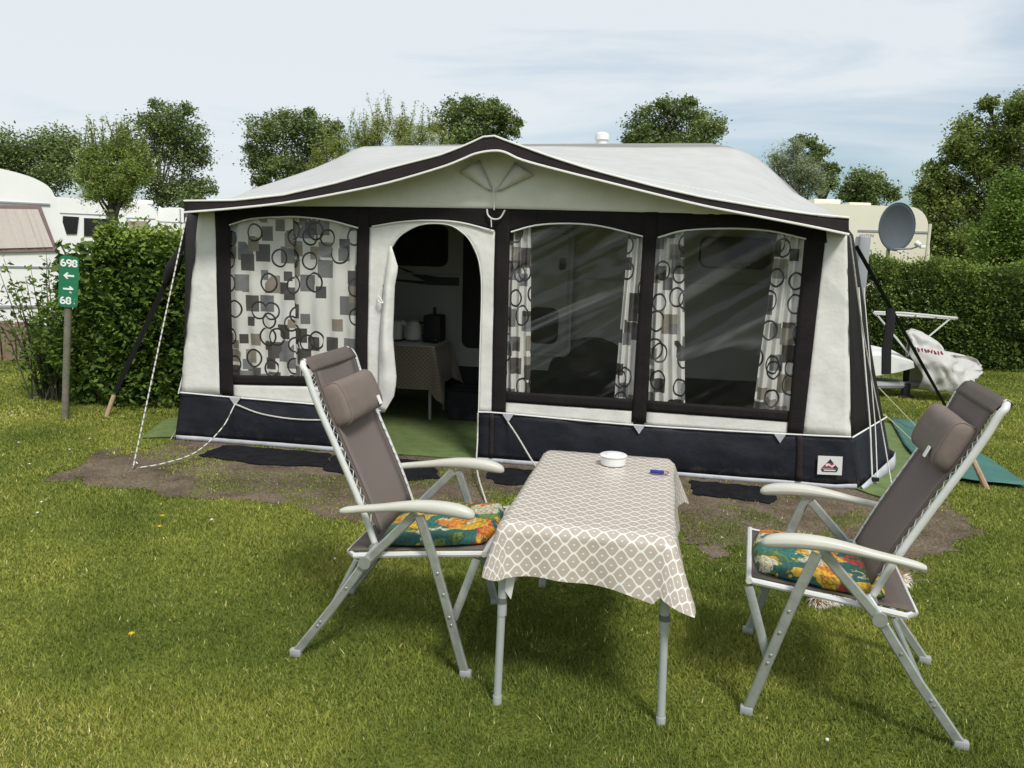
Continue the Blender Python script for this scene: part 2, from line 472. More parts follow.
class MB:
    """collects shapes into ONE mesh"""
    def __init__(self):
        self.v, self.f, self.uv = [], [], {}

    def add(self, verts, faces, uvs=None):
        o = len(self.v)
        self.v += [tuple(map(float, p)) for p in verts]
        self.f += [tuple(i + o for i in f) for f in faces]
        if uvs is not None:
            for i, t in enumerate(uvs):
                self.uv[o + i] = tuple(map(float, t))
        return self

    def box(self, c, s, rot=None, bev=0.0):
        bm = bmesh.new()
        bmesh.ops.create_cube(bm, size=1)
        bmesh.ops.scale(bm, vec=s, verts=bm.verts)
        if bev:
            bmesh.ops.bevel(bm, geom=bm.edges[:], offset=bev, segments=2, affect='EDGES', profile=0.5)
        Mx = Matrix.Translation(Vector(c)) @ (rot.to_4x4() if rot else Matrix.Identity(4))
        bm.verts.ensure_lookup_table()
        vs = [Mx @ v.co for v in bm.verts]
        fs = [[v.index for v in f.verts] for f in bm.faces]
        bm.free()
        return self.add(vs, fs)

    def tube(self, pts, r, seg=8, sy=1.0, smooth=0, cap=True, upref=(0, 0, 1)):
        """a swept tube; r a number or one per point; sy squashes it along the second axis"""
        if smooth:
            n0 = len(pts)
            pts = catmull(pts, smooth)
            if not isinstance(r, (int, float)):
                r = np.interp(np.linspace(0, n0 - 1, len(pts)), range(n0), r)
        P = [np.array(p, float) for p in pts]
        n = len(P)
        rr = [r] * n if isinstance(r, (int, float)) else list(r)
        vs, fs = [], []
        T = [P[min(i + 1, n - 1)] - P[max(i - 1, 0)] for i in range(n)]
        T = [t / (np.linalg.norm(t) + 1e-12) for t in T]
        u = np.array(upref, float)
        if abs(u @ T[0]) > 0.97:
            u = np.array([0, 1.0, 0]) if abs(T[0][1]) < 0.9 else np.array([1.0, 0, 0])
        a = u - T[0] * (u @ T[0])
        a /= np.linalg.norm(a)
        for i in range(n):
            a = a - T[i] * (a @ T[i])
            a /= np.linalg.norm(a) + 1e-12
            b = np.cross(T[i], a)
            for k in range(seg):
                th = 2 * math.pi * k / seg
                vs.append(P[i] + rr[i] * (math.cos(th) * a + sy * math.sin(th) * b))
        for i in range(n - 1):
            for k in range(seg):
                k2 = (k + 1) % seg
                fs.append((i * seg + k, i * seg + k2, (i + 1) * seg + k2, (i + 1) * seg + k))
        if cap:
            fs.append(tuple(range(seg))[::-1])
            fs.append(tuple((n - 1) * seg + k for k in range(seg)))
        return self.add(vs, fs)

    def bar(self, pts, w, t, wide):
        """flat bar with rounded edges: w across the direction 'wide', t thick"""
        P = [np.array(p, float) for p in pts]
        n = len(P)
        wd = np.array(wide, float)
        vs, fs = [], []
        prof = [(-.5, -.28), (-.36, -.5), (.36, -.5), (.5, -.28), (.5, .28), (.36, .5), (-.36, .5), (-.5, .28)]
        for i in range(n):
            T = P[min(i + 1, n - 1)] - P[max(i - 1, 0)]
            T /= np.linalg.norm(T)
            a = wd - T * (wd @ T)
            a /= np.linalg.norm(a)
            b = np.cross(T, a)
            for (x, y) in prof:
                vs.append(P[i] + a * x * w + b * y * t)
        s = len(prof)
        for i in range(n - 1):
            for k in range(s):
                k2 = (k + 1) % s
                fs.append((i * s + k, i * s + k2, (i + 1) * s + k2, (i + 1) * s + k))
        fs.append(tuple(range(s))[::-1])
        fs.append(tuple((n - 1) * s + k for k in range(s)))
        return self.add(vs, fs)

    def lathe(self, prof, c=(0, 0, 0), seg=24, rot=None):
        vs, fs = [], []
        n = len(prof)
        for (r, z) in prof:
            for k in range(seg):
                th = 2 * math.pi * k / seg
                p = Vector((r * math.cos(th), r * math.sin(th), z))
                if rot:
                    p = rot @ p
                vs.append(p + Vector(c))
        for i in range(n - 1):
            for k in range(seg):
                k2 = (k + 1) % seg
                fs.append((i * seg + k, i * seg + k2, (i + 1) * seg + k2, (i + 1) * seg + k))
        fs.append(tuple(range(seg))[::-1])
        fs.append(tuple((n - 1) * seg + k for k in range(seg)))
        return self.add(vs, fs)

    def prism(self, outline, a, b, fn):
        """outline of 2D points swept from a to b; fn(p, q, w) gives the 3D point"""
        n = len(outline)
        vs = [fn(p[0], p[1], a) for p in outline] + [fn(p[0], p[1], b) for p in outline]
        fs = [tuple(range(n))[::-1], tuple(range(n, 2 * n))]
        fs += [(i, (i + 1) % n, n + (i + 1) % n, n + i) for i in range(n)]
        return self.add(vs, fs)

    def grid(self, G, uv=None, close_u=False):
        """G[i][j] of 3D points"""
        nu, nv = len(G), len(G[0])
        vs = [G[i][j] for i in range(nu) for j in range(nv)]
        fs = []
        for i in range(nu - (0 if close_u else 1)):
            i2 = (i + 1) % nu
            for j in range(nv - 1):
                fs.append((i * nv + j, i2 * nv + j, i2 * nv + j + 1, i * nv + j + 1))
        us = [uv[i][j] for i in range(nu) for j in range(nv)] if uv is not None else None
        return self.add(vs, fs, us)

    def build(self, name, mat, parent=None, smooth=True, loc=(0, 0, 0), solid=0.0, recalc=True, angle=40):
        me = bpy.data.meshes.new(name)
        me.from_pydata(self.v, [], self.f)
        me.update()
        if self.uv:
            l = me.uv_layers.new(name='UVMap')
            for lp in me.loops:
                l.data[lp.index].uv = self.uv.get(lp.vertex_index, (0, 0))
        if recalc:
            bm = bmesh.new()
            bm.from_mesh(me)
            bmesh.ops.recalc_face_normals(bm, faces=bm.faces)
            bm.to_mesh(me)
            bm.free()
        if smooth:
            for p in me.polygons:
                p.use_smooth = True
            try:
                me.set_sharp_from_angle(angle=R(angle))
            except Exception:
                pass
        me.materials.append(mat)
        o = bpy.data.objects.new(name, me)
        C.objects.link(o)
        o.location = loc
        if parent:
            o.parent = parent
        if solid:
            md = o.modifiers.new('thick', 'SOLIDIFY')
            md.thickness = solid
            md.offset = 0
        return o


def tag(o, label=None, cat=None, group=None, kind=None):
    if label: o['label'] = label
    if cat: o['category'] = cat
    if group: o['group'] = group
    if kind: o['kind'] = kind
    return o


def thing(name, label, cat, loc=(0, 0, 0), rz=0.0, group=None):
    o = bpy.data.objects.new(name, None)
    o.empty_display_size = 0.2
    C.objects.link(o)
    o.location = tuple(map(float, loc))
    o.rotation_euler = (0, 0, rz)
    return tag(o, label, cat, group)


def copy_tree(o, parent=None):
    c = o.copy()
    C.objects.link(c)
    if parent:
        c.parent = parent
    for ch in list(o.children):
        copy_tree(ch, c)
    return c


def np_mesh(name, V, Fc, rnd=None, mat=None, parent=None, smooth=False):
    """mesh from numpy arrays; rnd holds one value per face"""
    me = bpy.data.meshes.new(name)
    k = Fc.shape[1]
    me.vertices.add(len(V))
    me.vertices.foreach_set('co', V.astype(np.float32).ravel())
    me.loops.add(Fc.size)
    me.loops.foreach_set('vertex_index', Fc.astype(np.int32).ravel())
    me.polygons.add(len(Fc))
    me.polygons.foreach_set('loop_start', np.arange(0, Fc.size, k, dtype=np.int32))
    me.update(calc_edges=True)
    if rnd is not None:
        a = me.attributes.new('rnd', 'FLOAT', 'FACE')
        a.data.foreach_set('value', rnd.astype(np.float32))
    if mat: me.materials.append(mat)
    o = bpy.data.objects.new(name, me)
    C.objects.link(o)
    if parent: o.parent = parent
    return o


def rand_dirs(rs, n):
    d = rs.normal(size=(n, 3))
    return d / np.linalg.norm(d, axis=1, keepdims=True)


def leaves(name, P, size, rs, mat, parent, aspect=0.5, rnd=None, upbias=0.35, long_dir=None):
    """one small rhombic leaf at every point of P"""
    n = len(P)
    nrm = rand_dirs(rs, n)
    nrm[:, 2] = np.abs(nrm[:, 2]) + upbias
    nrm /= np.linalg.norm(nrm, axis=1, keepdims=True)
    t = rand_dirs(rs, n) if long_dir is None else long_dir + 0.35 * rand_dirs(rs, n)
    a = t - nrm * np.sum(t * nrm, axis=1, keepdims=True)
    a /= np.linalg.norm(a, axis=1, keepdims=True) + 1e-9
    b = np.cross(nrm, a)
    s = size * rs.uniform(0.6, 1.35, (n, 1))
    V = np.empty((n, 4, 3))
    V[:, 0] = P - a * s * 0.5
    V[:, 1] = P + b * s * aspect * 0.5 - a * s * 0.05
    V[:, 2] = P + a * s * 0.5
    V[:, 3] = P - b * s * aspect * 0.5 - a * s * 0.05
    Fc = np.arange(n * 4).reshape(n, 4)
    if rnd is None:
        rnd = np.clip(rs.beta(2, 2.4, n), 0, 1)
    return np_mesh(name, V.reshape(-1, 3), Fc, rnd, mat, parent)


# ------------------------------------------------------------------ camera, light, sky
cam_d = bpy.data.cameras.new('camera')
cam = bpy.data.objects.new('camera', cam_d)
C.objects.link(cam)
cam.matrix_world = Matrix(((rgt[0], upv[0], -fwd[0], 0), (rgt[1], upv[1], -fwd[1], 0), (rgt[2], upv[2], -fwd[2], H), (0, 0, 0, 1)))
cam_d.sensor_width = 36
cam_d.lens = F / 1024 * 36
cam_d.clip_start = 0.05
cam_d.clip_end = 2000
scene.camera = cam

to_sun = Vector((0.32, -0.72, 1.0)).normalized()
sd = bpy.data.lights.new('sun', 'SUN')
sd.energy = 2.85
sd.angle = R(13)
sd.color = (1.0, 0.965, 0.91)
so = bpy.data.objects.new('sun', sd)
C.objects.link(so)
so.rotation_euler = to_sun.to_track_quat('Z', 'Y').to_euler()
so.location = (4, -4, 12)

w = bpy.data.worlds.new('World')
scene.world = w
w.use_nodes = True
nt = w.node_tree
bg = nt.nodes['Background']
sky = N(nt, 'ShaderNodeTexSky', sky_type='NISHITA')
sky.sun_disc = False
sky.sun_elevation = math.asin(to_sun.z)
sky.sun_rotation = math.atan2(to_sun.x, to_sun.y)
sky.air_density = 1.0
sky.dust_density = 2.0
sky.ozone_density = 1.5
tc = N(nt, 'ShaderNodeTexCoord')
mp = N(nt, 'ShaderNodeMapping')
mp.inputs['Rotation'].default_value = (0, 0, R(25))
mp.inputs['Scale'].default_value = (1.3, 2.2, 9.0)
nt.links.new(tc.outputs['Generated'], mp.inputs[0])
cn = N(nt, 'ShaderNodeTexNoise')
cn.inputs['Scale'].default_value = 1.5
cn.inputs['Detail'].default_value = 7
cn.inputs['Roughness'].default_value = 0.55
cn.inputs['Distortion'].default_value = 0.5
nt.links.new(mp.outputs[0], cn.inputs['Vector'])
sz = N(nt, 'ShaderNodeSeparateXYZ')
nt.links.new(tc.outputs['Generated'], sz.inputs[0])
# thin high cloud: thicker overhead, thinner low in the sky to the right
el = mth(nt, 'MULTIPLY_ADD', sz.outputs[2], 1.7, -0.30)
lr = mth(nt, 'MULTIPLY', sz.outputs[0], -0.30)
cf = mth(nt, 'ADD', mth(nt, 'ADD', mth(nt, 'MULTIPLY', cn.outputs['Fac'], 1.15), el), lr)
cr = ramp(nt, [(0.20, (0.12, 0.12, 0.12)), (0.62, (0.93, 0.93, 0.93))])
nt.links.new(cf, cr.inputs[0])
blue = mixc(nt, 1.0, sky.outputs[0], (0.90, 1.07, 1.10), 'MULTIPLY')
skycol = mixc(nt, cr.outputs[0], blue, (7.0, 7.45, 7.75))
nt.links.new(skycol, bg.inputs[0])
bg.inputs[1].default_value = 0.10

vs = scene.view_settings
vs.view_transform = 'Standard'
vs.look = 'None'
vs.gamma = 1
vs.exposure = 0.22
vs.use_curve_mapping = False
scene.cycles.max_bounces = 6
scene.cycles.transparent_max_bounces = 10
scene.cycles.use_denoising = True

# ------------------------------------------------------------------ ground
SOIL = np.array([on_z(*p)[:2] for p in [(52, 478), (100, 458), (150, 446), (176, 436), (380, 452), (500, 462), (860, 484), (905, 470), (930, 500),
                                        (968, 520), (985, 548), (975, 572), (915, 572), (860, 556), (780, 548), (700, 560), (690, 545), (540, 500), (400, 520), (345, 528), (270, 505), (160, 492), (90, 490)]])


def in_poly(px, py, poly):
    inside = np.zeros(len(px), bool)
    n = len(poly)
    for i in range(n):
        x1, y1 = poly[i]; x2, y2 = poly[(i + 1) % n]
        c = ((y1 > py) != (y2 > py)) & (px < (x2 - x1) * (py - y1) / (y2 - y1 + 1e-12) + x1)
        inside ^= c
    return inside


def fbm2(x, y, seed=0):
    """cheap smooth value noise for many points"""
    rs = np.random.RandomState(seed)
    tot = np.zeros_like(x)
    for o, amp in ((1.0, 0.5), (2.1, 0.27), (4.3, 0.15), (9.1, 0.08)):
        g = rs.rand(64, 64)
        xx, yy = x * o, y * o
        xi, yi = np.floor(xx).astype(int), np.floor(yy).astype(int)
        fx, fy = xx - xi, yy - yi
        fx, fy = fx * fx * (3 - 2 * fx), fy * fy * (3 - 2 * fy)
        g00 = g[xi % 64, yi % 64]; g10 = g[(xi + 1) % 64, yi % 64]; g01 = g[xi % 64, (yi + 1) % 64]; g11 = g[(xi + 1) % 64, (yi + 1) % 64]
        tot += amp * ((g00 * (1 - fx) + g10 * fx) * (1 - fy) + (g01 * (1 - fx) + g11 * fx) * fy)
    return tot


def lawn_mat():
    m, nt, bs, out = new_mat('lawn_turf')
    tc = N(nt, 'ShaderNodeTexCoord')
    n1 = N(nt, 'ShaderNodeTexNoise'); n1.inputs['Scale'].default_value = 1.6; n1.inputs['Detail'].default_value = 8; n1.inputs['Roughness'].default_value = 0.7
    n2 = N(nt, 'ShaderNodeTexNoise'); n2.inputs['Scale'].default_value = 45; n2.inputs['Detail'].default_value = 5
    for n in (n1, n2):
        nt.links.new(tc.outputs['Object'], n.inputs['Vector'])
    r1 = ramp(nt, [(0.3, (0.085, 0.108, 0.019)), (0.55, (0.135, 0.158, 0.029)), (0.75, (0.19, 0.185, 0.046))])
    nt.links.new(n1.outputs['Fac'], r1.inputs[0])
    r2 = ramp(nt, [(0.3, (0.55, 0.55, 0.5)), (0.7, (1.25, 1.25, 1.2))])
    nt.links.new(n2.outputs['Fac'], r2.inputs[0])
    nt.links.new(mixc(nt, 1.0, r1.outputs[0], r2.outputs[0], 'MULTIPLY'), bs.inputs['Base Color'])
    bs.inputs['Roughness'].default_value = 0.9
    bs.inputs['Specular IOR Level'].default_value = 0.1
    bp = N(nt, 'ShaderNodeBump'); bp.inputs['Strength'].default_value = 0.8; bp.inputs['Distance'].default_value = 0.03
    nt.links.new(n2.outputs['Fac'], bp.inputs['Height'])
    nt.links.new(bp.outputs[0], bs.inputs['Normal'])
    return m


def soil_mat():
    m, nt, bs, out = new_mat('bare_soil')
    tc = N(nt, 'ShaderNodeTexCoord')
    n1 = N(nt, 'ShaderNodeTexNoise'); n1.inputs['Scale'].default_value = 3.2; n1.inputs['Detail'].default_value = 9; n1.inputs['Roughness'].default_value = 0.7
    n2 = N(nt, 'ShaderNodeTexNoise'); n2.inputs['Scale'].default_value = 70; n2.inputs['Detail'].default_value = 5
    for n in (n1, n2):
        nt.links.new(tc.outputs['Object'], n.inputs['Vector'])
    r1 = ramp(nt, [(0.30, (0.075, 0.056, 0.040)), (0.46, (0.135, 0.104, 0.074)), (0.60, (0.19, 0.15, 0.108)), (0.74, (0.13, 0.12, 0.05))])
    nt.links.new(n1.outputs['Fac'], r1.inputs[0])
    r2 = ramp(nt, [(0.35, (0.6, 0.6, 0.6)), (0.7, (1.25, 1.25, 1.25))])
    nt.links.new(n2.outputs['Fac'], r2.inputs[0])
    nt.links.new(mixc(nt, 1.0, r1.outputs[0], r2.outputs[0], 'MULTIPLY'), bs.inputs['Base Color'])
    bs.inputs['Roughness'].default_value = 0.95
    bs.inputs['Specular IOR Level'].default_value = 0.1
    bp = N(nt, 'ShaderNodeBump'); bp.inputs['Strength'].default_value = 0.7; bp.inputs['Distance'].default_value = 0.02
    nt.links.new(n2.outputs['Fac'], bp.inputs['Height'])
    nt.links.new(bp.outputs[0], bs.inputs['Normal'])
    return m


g = MB()
g.add([(-400, -60, 0), (400, -60, 0), (400, 600, 0), (-400, 600, 0)], [(0, 1, 2, 3)])
tag(g.build('ground', lawn_mat(), smooth=False), kind='structure')

def on_soil(x, y):
    """trodden ground in front of the awning, with a ragged edge"""
    return in_poly(x + 0.50 * (fbm2(x * 1.9 + 3, y * 1.9 + 9, 41) - 0.5) + 0.30 * (fbm2(x * 7, y * 7, 42) - 0.5),
                   y + 0.60 * (fbm2(x * 1.9 + 30, y * 2.4, 43) - 0.5) + 0.40 * (fbm2(x * 7 + 4, y * 7, 44) - 0.5), SOIL)


cs_ = 0.022
gx, gy = np.meshgrid(np.arange(-4.2, 4.6, cs_), np.arange(3.4, 8.2, cs_), indexing='ij')
kx = on_soil(gx.ravel() + cs_ / 2, gy.ravel() + cs_ / 2).reshape(gx.shape)
ii, jj = np.nonzero(kx[:-1, :-1])
ny_ = gx.shape[1]
quads = np.stack([ii * ny_ + jj, (ii + 1) * ny_ + jj, (ii + 1) * ny_ + jj + 1, ii * ny_ + jj + 1], 1)
used, inv = np.unique(quads, return_inverse=True)
jit = np.random.RandomState(4).uniform(-0.4, 0.4, (len(used), 2)) * cs_
vx = np.stack([gx.ravel()[used] + jit[:, 0], gy.ravel()[used] + jit[:, 1], np.full(len(used), 0.004)], 1)
tag(np_mesh('dirt_path', vx, inv.reshape(quads.shape), None, soil_mat()), kind='structure')


def grass_field(rs):
    """short uneven lawn: every blade a narrow triangle, clumps and bare soil by density"""
    pts = []
    for d0, d1, dens in ((1.55, 2.4, 66000), (2.4, 3.4, 47000), (3.4, 4.8, 27000), (4.8, 7.0, 14000), (7.0, 12.5, 4200)):
        xw = 0.72 * d1 + 0.6
        n = int(dens * (2 * xw) * (d1 - d0))
        y = rs.uniform(d0, d1, n); x = rs.uniform(-xw, xw, n)
        keep = np.abs(x) < 0.72 * y + 0.5
        x, y = x[keep], y[keep]
        pts.append(np.stack([x, y, np.full(len(x), (d0 + d1) / 2)], 1))
    P = np.vstack(pts)
    x, y, dd = P.T
    covered = np.zeros(len(x), bool)
    for pl in ([(198, 457), (226, 446), (331, 455), (326, 468), (262, 466), (240, 463)],
               [(322, 471), (334, 456), (432, 463), (440, 480), (380, 483)],
               [(486, 478), (492, 468), (545, 473), (545, 486), (500, 486)],
               [(690, 482), (760, 488), (778, 500), (770, 505), (735, 500), (694, 496)],
               [(889, 421), (912, 423), (940, 430), (1030, 490), (985, 486), (930, 478), (905, 450)], [(141, 439), (176, 434), (176, 442)], [(856, 490), (885, 500), (925, 470), (893, 425), (880, 440)]):
        covered |= in_poly(x, y, np.array([on_z(*p)[:2] for p in pl]))
    soil = on_soil(x, y)
    # clear of the tent floor and the tarpaulin
    lu = (x - AL[0]) * AU[0] + (y - AL[1]) * AU[1]
    lv = (x - AL[0]) * AV[0] + (y - AL[1]) * AV[1]
    tent = (lu > -0.25) & (lu < 5.55) & (lv > -0.02) & (lv < 4.3)
    n1 = fbm2(x * 1.3 + 20, y * 1.3, 3)
    n2 = fbm2(x * 4 + 50, y * 4, 5)
    keep = ~tent & ~covered & (rs.rand(len(x)) < np.clip((n2 - 0.28) * 3.0, 0.35, 1))
    moss = (fbm2(x * 2.2 + 9, y * 3.4, 11) > 0.50)
    keep &= ~soil | (moss & (rs.rand(len(x)) < 0.75)) | (rs.rand(len(x)) < 0.05)
    x, y, dd, n1, n2, soil = x[keep], y[keep], dd[keep], n1[keep], n2[keep], soil[keep]
    n = len(x)
    far = np.clip((dd - 2) / 6, 0, 1.4)
    h = rs.uniform(0.007, 0.019, n) * (0.8 + 0.5 * n2) * np.where(soil, 0.8, 1) * (1 + 0.25 * far)
    tall = rs.rand(n) < 0.004
    h[tall] *= 1.6
    weed = (rs.rand(n) < 0.012) & (fbm2(x * 3 + 70, y * 3 + 11, 61) > 0.52)
    wd = rs.uniform(0.0012, 0.0026, n) * np.where(weed, 4.0, 1) * (1 + 2.0 * far)
    az = rs.uniform(0, 2 * np.pi, n)
    lean = rs.uniform(0.2, 1.25, n) * h
    la = az + rs.normal(0, 0.7, n) + np.pi / 2
    V = np.empty((n, 3, 3))
    cx, sx = np.cos(az) * wd, np.sin(az) * wd
    V[:, 0] = np.stack([x - cx, y - sx, np.zeros(n)], 1)
    V[:, 1] = np.stack([x + cx, y + sx, np.zeros(n)], 1)
    V[:, 2] = np.stack([x + np.cos(la) * lean, y + np.sin(la) * lean, h], 1)
    rnd = np.clip(0.40 + 1.15 * (n1 - 0.5) + rs.normal(0, 0.15, n), 0, 0.97)
    straw = rs.rand(n) < 0.018
    rnd[straw] = rs.uniform(0.85, 1.0, straw.sum())
    o = np_mesh('grass', V.reshape(-1, 3), np.arange(n * 3).reshape(n, 3), rnd, M['grass'])
    tag(o, 'short olive green lawn grass with pale straw blades', 'grass', kind='stuff')


grass_field(np.random.RandomState(2))

# ------------------------------------------------------------------ the awning
AW = thing('awning_tent', 'large white and black caravan awning with arched doorway and peaked roof', 'awning', AL, AROT)


def wr(u, z, amp):
    return amp * (mnoise.noise(Vector((u * 2.1, z * 1.4, 3.1))) + 0.5 * mnoise.noise(Vector((u * 6.3 + z * 3, z * 4.7, 8.2))))


def awp(pts, v=0.0):
    return np.array([on_aw(x, y, v) for x, y in pts])


def panel(name, top, bot, mat, v=0.0, nu=28, nv=12, amp=0.008, parent=None, folds=0.0, nf=5, bulge=0.0, solid=0.0025, local=False, crease=0.0):
    """cloth between two outlines given in the awning's own plane"""
    T = resample(top if local else awp(top, v), nu)
    B = resample(bot if local else awp(bot, v), nu)
    G, UV = [], []
    for i in range(nu):
        col, cu = [], []
        for j in range(nv):
            t = j / (nv - 1)
            p = T[i] * (1 - t) + B[i] * t
            s = i / (nu - 1)
            dv = wr(p[0], p[2], amp) + amp * 0.35 * mnoise.noise(Vector((p[0] * 11 + p[2] * 5, p[2] * 13, 6))) + folds * math.sin(s * nf * 2 * math.pi + 1.2 * math.sin(3 * t)) - bulge * math.sin(math.pi * t) * math.sin(math.pi * s)
            if crease:
                dv += crease * abs(math.sin(p[2] * 9 + p[0] * 4)) * mnoise.noise(Vector((p[0] * 3, p[2] * 3, 9)))
            col.append((p[0], p[1] + dv, p[2]))
            cu.append((p[0], p[2]))
        G.append(col); UV.append(cu)
    return MB().grid(G, UV).build(name, mat, parent or AW, solid=solid, angle=80)


def aw_tube(name, pts, r, mat, v=0.0, parent=None, smooth=4, local=False):
    P = [tuple(p) for p in (pts if local else awp(pts, v))]
    P = [(p[0], p[1] + wr(p[0], p[2], 0.008), p[2]) for p in P]
    return MB().tube(P, r, 6, smooth=smooth).build(name, mat, parent or AW)


# roof: ruled between the peaked front edge and the caravan's rail
VF, VB = -0.24, 2.12
front_px = [(184, 201.5), (232, 200.5), (284, 195.5), (336, 184), (388, 169.5), (440, 155.5), (467, 145), (483, 137.5), (490.5, 135.5), (498, 137.5), (506, 141), (532, 150), (558, 159),
            (584, 167.5), (610, 175), (652, 186), (704, 198), (756, 207.5), (808, 215), (849, 219)]
back_px = [(248, 190.5), (284, 178.6), (315, 168), (336, 159), (352, 150), (362, 146.5), (400, 145.8), (440, 145.8), (500, 146), (560, 146.5), (640, 147), (704, 147), (728, 147), (741, 149), (756, 156.5), (772, 169.5), (793, 191.6), (816, 204.7), (835, 213)]
FR = resample(awp(front_px, VF), 61)
BK = awp(back_px, VB)
BK = np.vstack([[(-0.42, VB, 1.80), (-0.62, VB, 2.0)][0:0] + [(-0.78, VB, 1.98)], BK, [(5.72, VB, 1.83)]]) if False else np.vstack([[(-0.80, VB, 1.93)], BK, [(5.36, VB, 1.90)]])
BKR = resample(BK, 61)


def roof_pt(s, t):
    k = s * 60
    i = min(int(k), 59)
    f = k - i
    a = FR[i] * (1 - f) + FR[i + 1] * f
    b = BKR[i] * (1 - f) + BKR[i + 1] * f
    p = a * (1 - t) + b * t
    p[2] += -0.05 * math.sin(math.pi * t) * (1 - abs(2 * s - 1) ** 2) + 0.006 * mnoise.noise(Vector((p[0] * 2, p[1] * 2, 0)))
    return p


G = [[roof_pt(i / 60, j / 16) for j in range(17)] for i in range(61)]
MB().grid(G).build('roof', M['roof_cloth'], AW, solid=0.004, angle=80)
# seam across the roof near its front edge
aw_tube('roof_seam', [G[i][2] + np.array([0, 0, 0.003]) for i in range(0, 61)], 0.0035, M['white_cloth'], local=True, smooth=0)
aw_tube('roof_edge_cord', [G[i][0] + np.array([0, -0.004, 0.004]) for i in range(0, 61)], 0.007, M['piping'], local=True, smooth=0)

val_px = [(184, 212.5), (232, 208.6), (284, 203), (336, 194), (388, 183), (440, 168), (462, 159.5), (475, 154), (491, 151), (504, 152), (522, 160), (558, 170), (610, 183), (652, 193.5), (704, 206), (756, 216), (808, 226), (849, 234.6)]
panel('valance', [tuple(p) for p in FR], [tuple(p) for p in awp(val_px, VF)], M['valance_cloth'], nu=61, nv=5, amp=0.008, local=True)
aw_tube('valance_piping', [tuple(p + np.array([0, -0.006, 0])) for p in awp(val_px, VF)], 0.0085, M['piping'], local=True)
# short valance returns along both side edges of the roof
for sgn, s in ((-1, 0.0), (1, 1.0)):
    top = [roof_pt(s, t) for t in np.linspace(0, 1, 9)]
    bot = [p + np.array([0, 0, -0.085 if sgn < 0 else -0.10]) for p in top]
    panel('side_valance', top, bot, M['valance_cloth'], nu=9, nv=3, amp=0.004, local=True)

# gable wall between valance and the dark header
gt = []
for i in range(2, 59):
    p = roof_pt(i / 60, 0.10)
    gt.append((p[0], 0.0, p[2] - 0.012))
gb = [tuple(p) for p in awp([(206, 208), (350, 207), (495, 209), (735, 215), (845, 229)], 0.0)]
panel('gable', gt, gb, M['gable_cloth'], nu=57, nv=14, amp=0.012, local=True)
# gathered fan below the peak: two tucked triangles of cloth meeting at the centre cord
for a, b, c, d in (((459, 172), (480, 160), (493, 191), (489, 191)), ((534, 175), (515, 162), (496, 191), (500, 191))):
    A_, B_, C_, D_ = [np.array(on_aw(*q, -0.012)) for q in (a, b, c, d)]
    rows = []
    for i in range(7):
        t = i / 6
        e0 = A_ * (1 - t) + D_ * t
        e1 = B_ * (1 - t) + C_ * t
        mid = (e0 + e1) / 2 + np.array([0, -0.045 * (1 - t) - 0.006, -0.012 * (1 - t)])
        rows.append([e0, (e0 + mid) / 2 + np.array([0, -0.010, 0]), mid, (e1 + mid) / 2 + np.array([0, -0.012, 0]), e1])
    MB().grid(rows).build('gable_pleat', M['white_cloth'], AW, solid=0.003, angle=80)
aw_tube('centre_cord', [(493, 186), (494, 198), (494, 210)], 0.005, M['piping'], v=-0.02)

# dark header band: lower edge arches over door and windows
top_px = [(206, 206), (350, 206.5), (495, 208.5), (735, 214.5), (846, 228)]
arch = [(229, 225), (250, 219), (280, 217), (300, 217), (330, 220.5), (358, 228), (369, 229), (372, 226.5), (400, 222), (430, 220.5), (460, 222.5), (494, 231), (511, 232), (535, 225.5), (565, 223.5), (600, 226), (643, 236.5),
        (658, 237.5), (685, 230.5), (730, 228.5), (770, 231), (806, 239), (826, 243)]
panel('header_band', [(215, 206)] + top_px[1:-1] + [(826, 226)], [(216, 228)] + arch + [(827, 243)], M['dark_cloth'], v=-0.002, nu=90, nv=6)
for seg in (arch[0:6], arch[7:12], arch[12:17], arch[17:22]):
    aw_tube('arch_piping', seg, 0.006, M['piping'], v=-0.012)


def pillar(l0, l1, r0, r1):
    panel('pillar', [l0, r0], [l1, r1], M['dark_cloth'], v=-0.006, nu=5, nv=30, amp=0.008, solid=0.003, crease=0.006)


pillar((214.5, 209), (220, 394), (229.5, 209), (233.5, 396))
pillar((357, 207), (355, 411), (369.5, 207), (367, 412))
pillar((495.5, 209), (491.5, 414), (510.5, 209), (505.5, 415))
pillar((644.5, 212), (631.5, 422), (658, 212), (646, 423))
pillar((806, 224), (787, 433), (827, 225), (803, 434))

panel('window_sill', [(231, 375), (359, 377)], [(232, 384.5), (359, 387)], M['dark_cloth'], v=-0.003, nu=14, nv=4)
panel('window_sill', [(504, 391), (634, 399)], [(503, 402), (633, 411)], M['dark_cloth'], v=-0.003, nu=14, nv=4)
panel('window_sill', [(645, 400), (792, 411)], [(645, 411.5), (790, 422)], M['dark_cloth'], v=-0.003, nu=14, nv=4)
panel('lower_panel', [(231, 383), (359, 385.5)], [(232, 398), (357, 411)], M['white_cloth'], v=0.001, nu=16, nv=5)
panel('lower_panel', [(502, 400), (634, 409)], [(501, 414), (633, 426)], M['white_cloth'], v=0.001, nu=16, nv=5)
panel('lower_panel', [(645, 409), (791, 420)], [(644, 425), (788, 435)], M['white_cloth'], v=0.001, nu=16, nv=5)
panel('corner_panel', [(199, 207), (217, 208)], [(180, 394), (222, 395)], M['white_cloth'], v=0.001, nu=8, nv=22, amp=0.012, crease=0.012)
panel('corner_panel', [(825, 226), (847, 231)], [(801, 434), (851, 438)], M['white_cloth'], v=0.001, nu=8, nv=22, amp=0.012, crease=0.012)

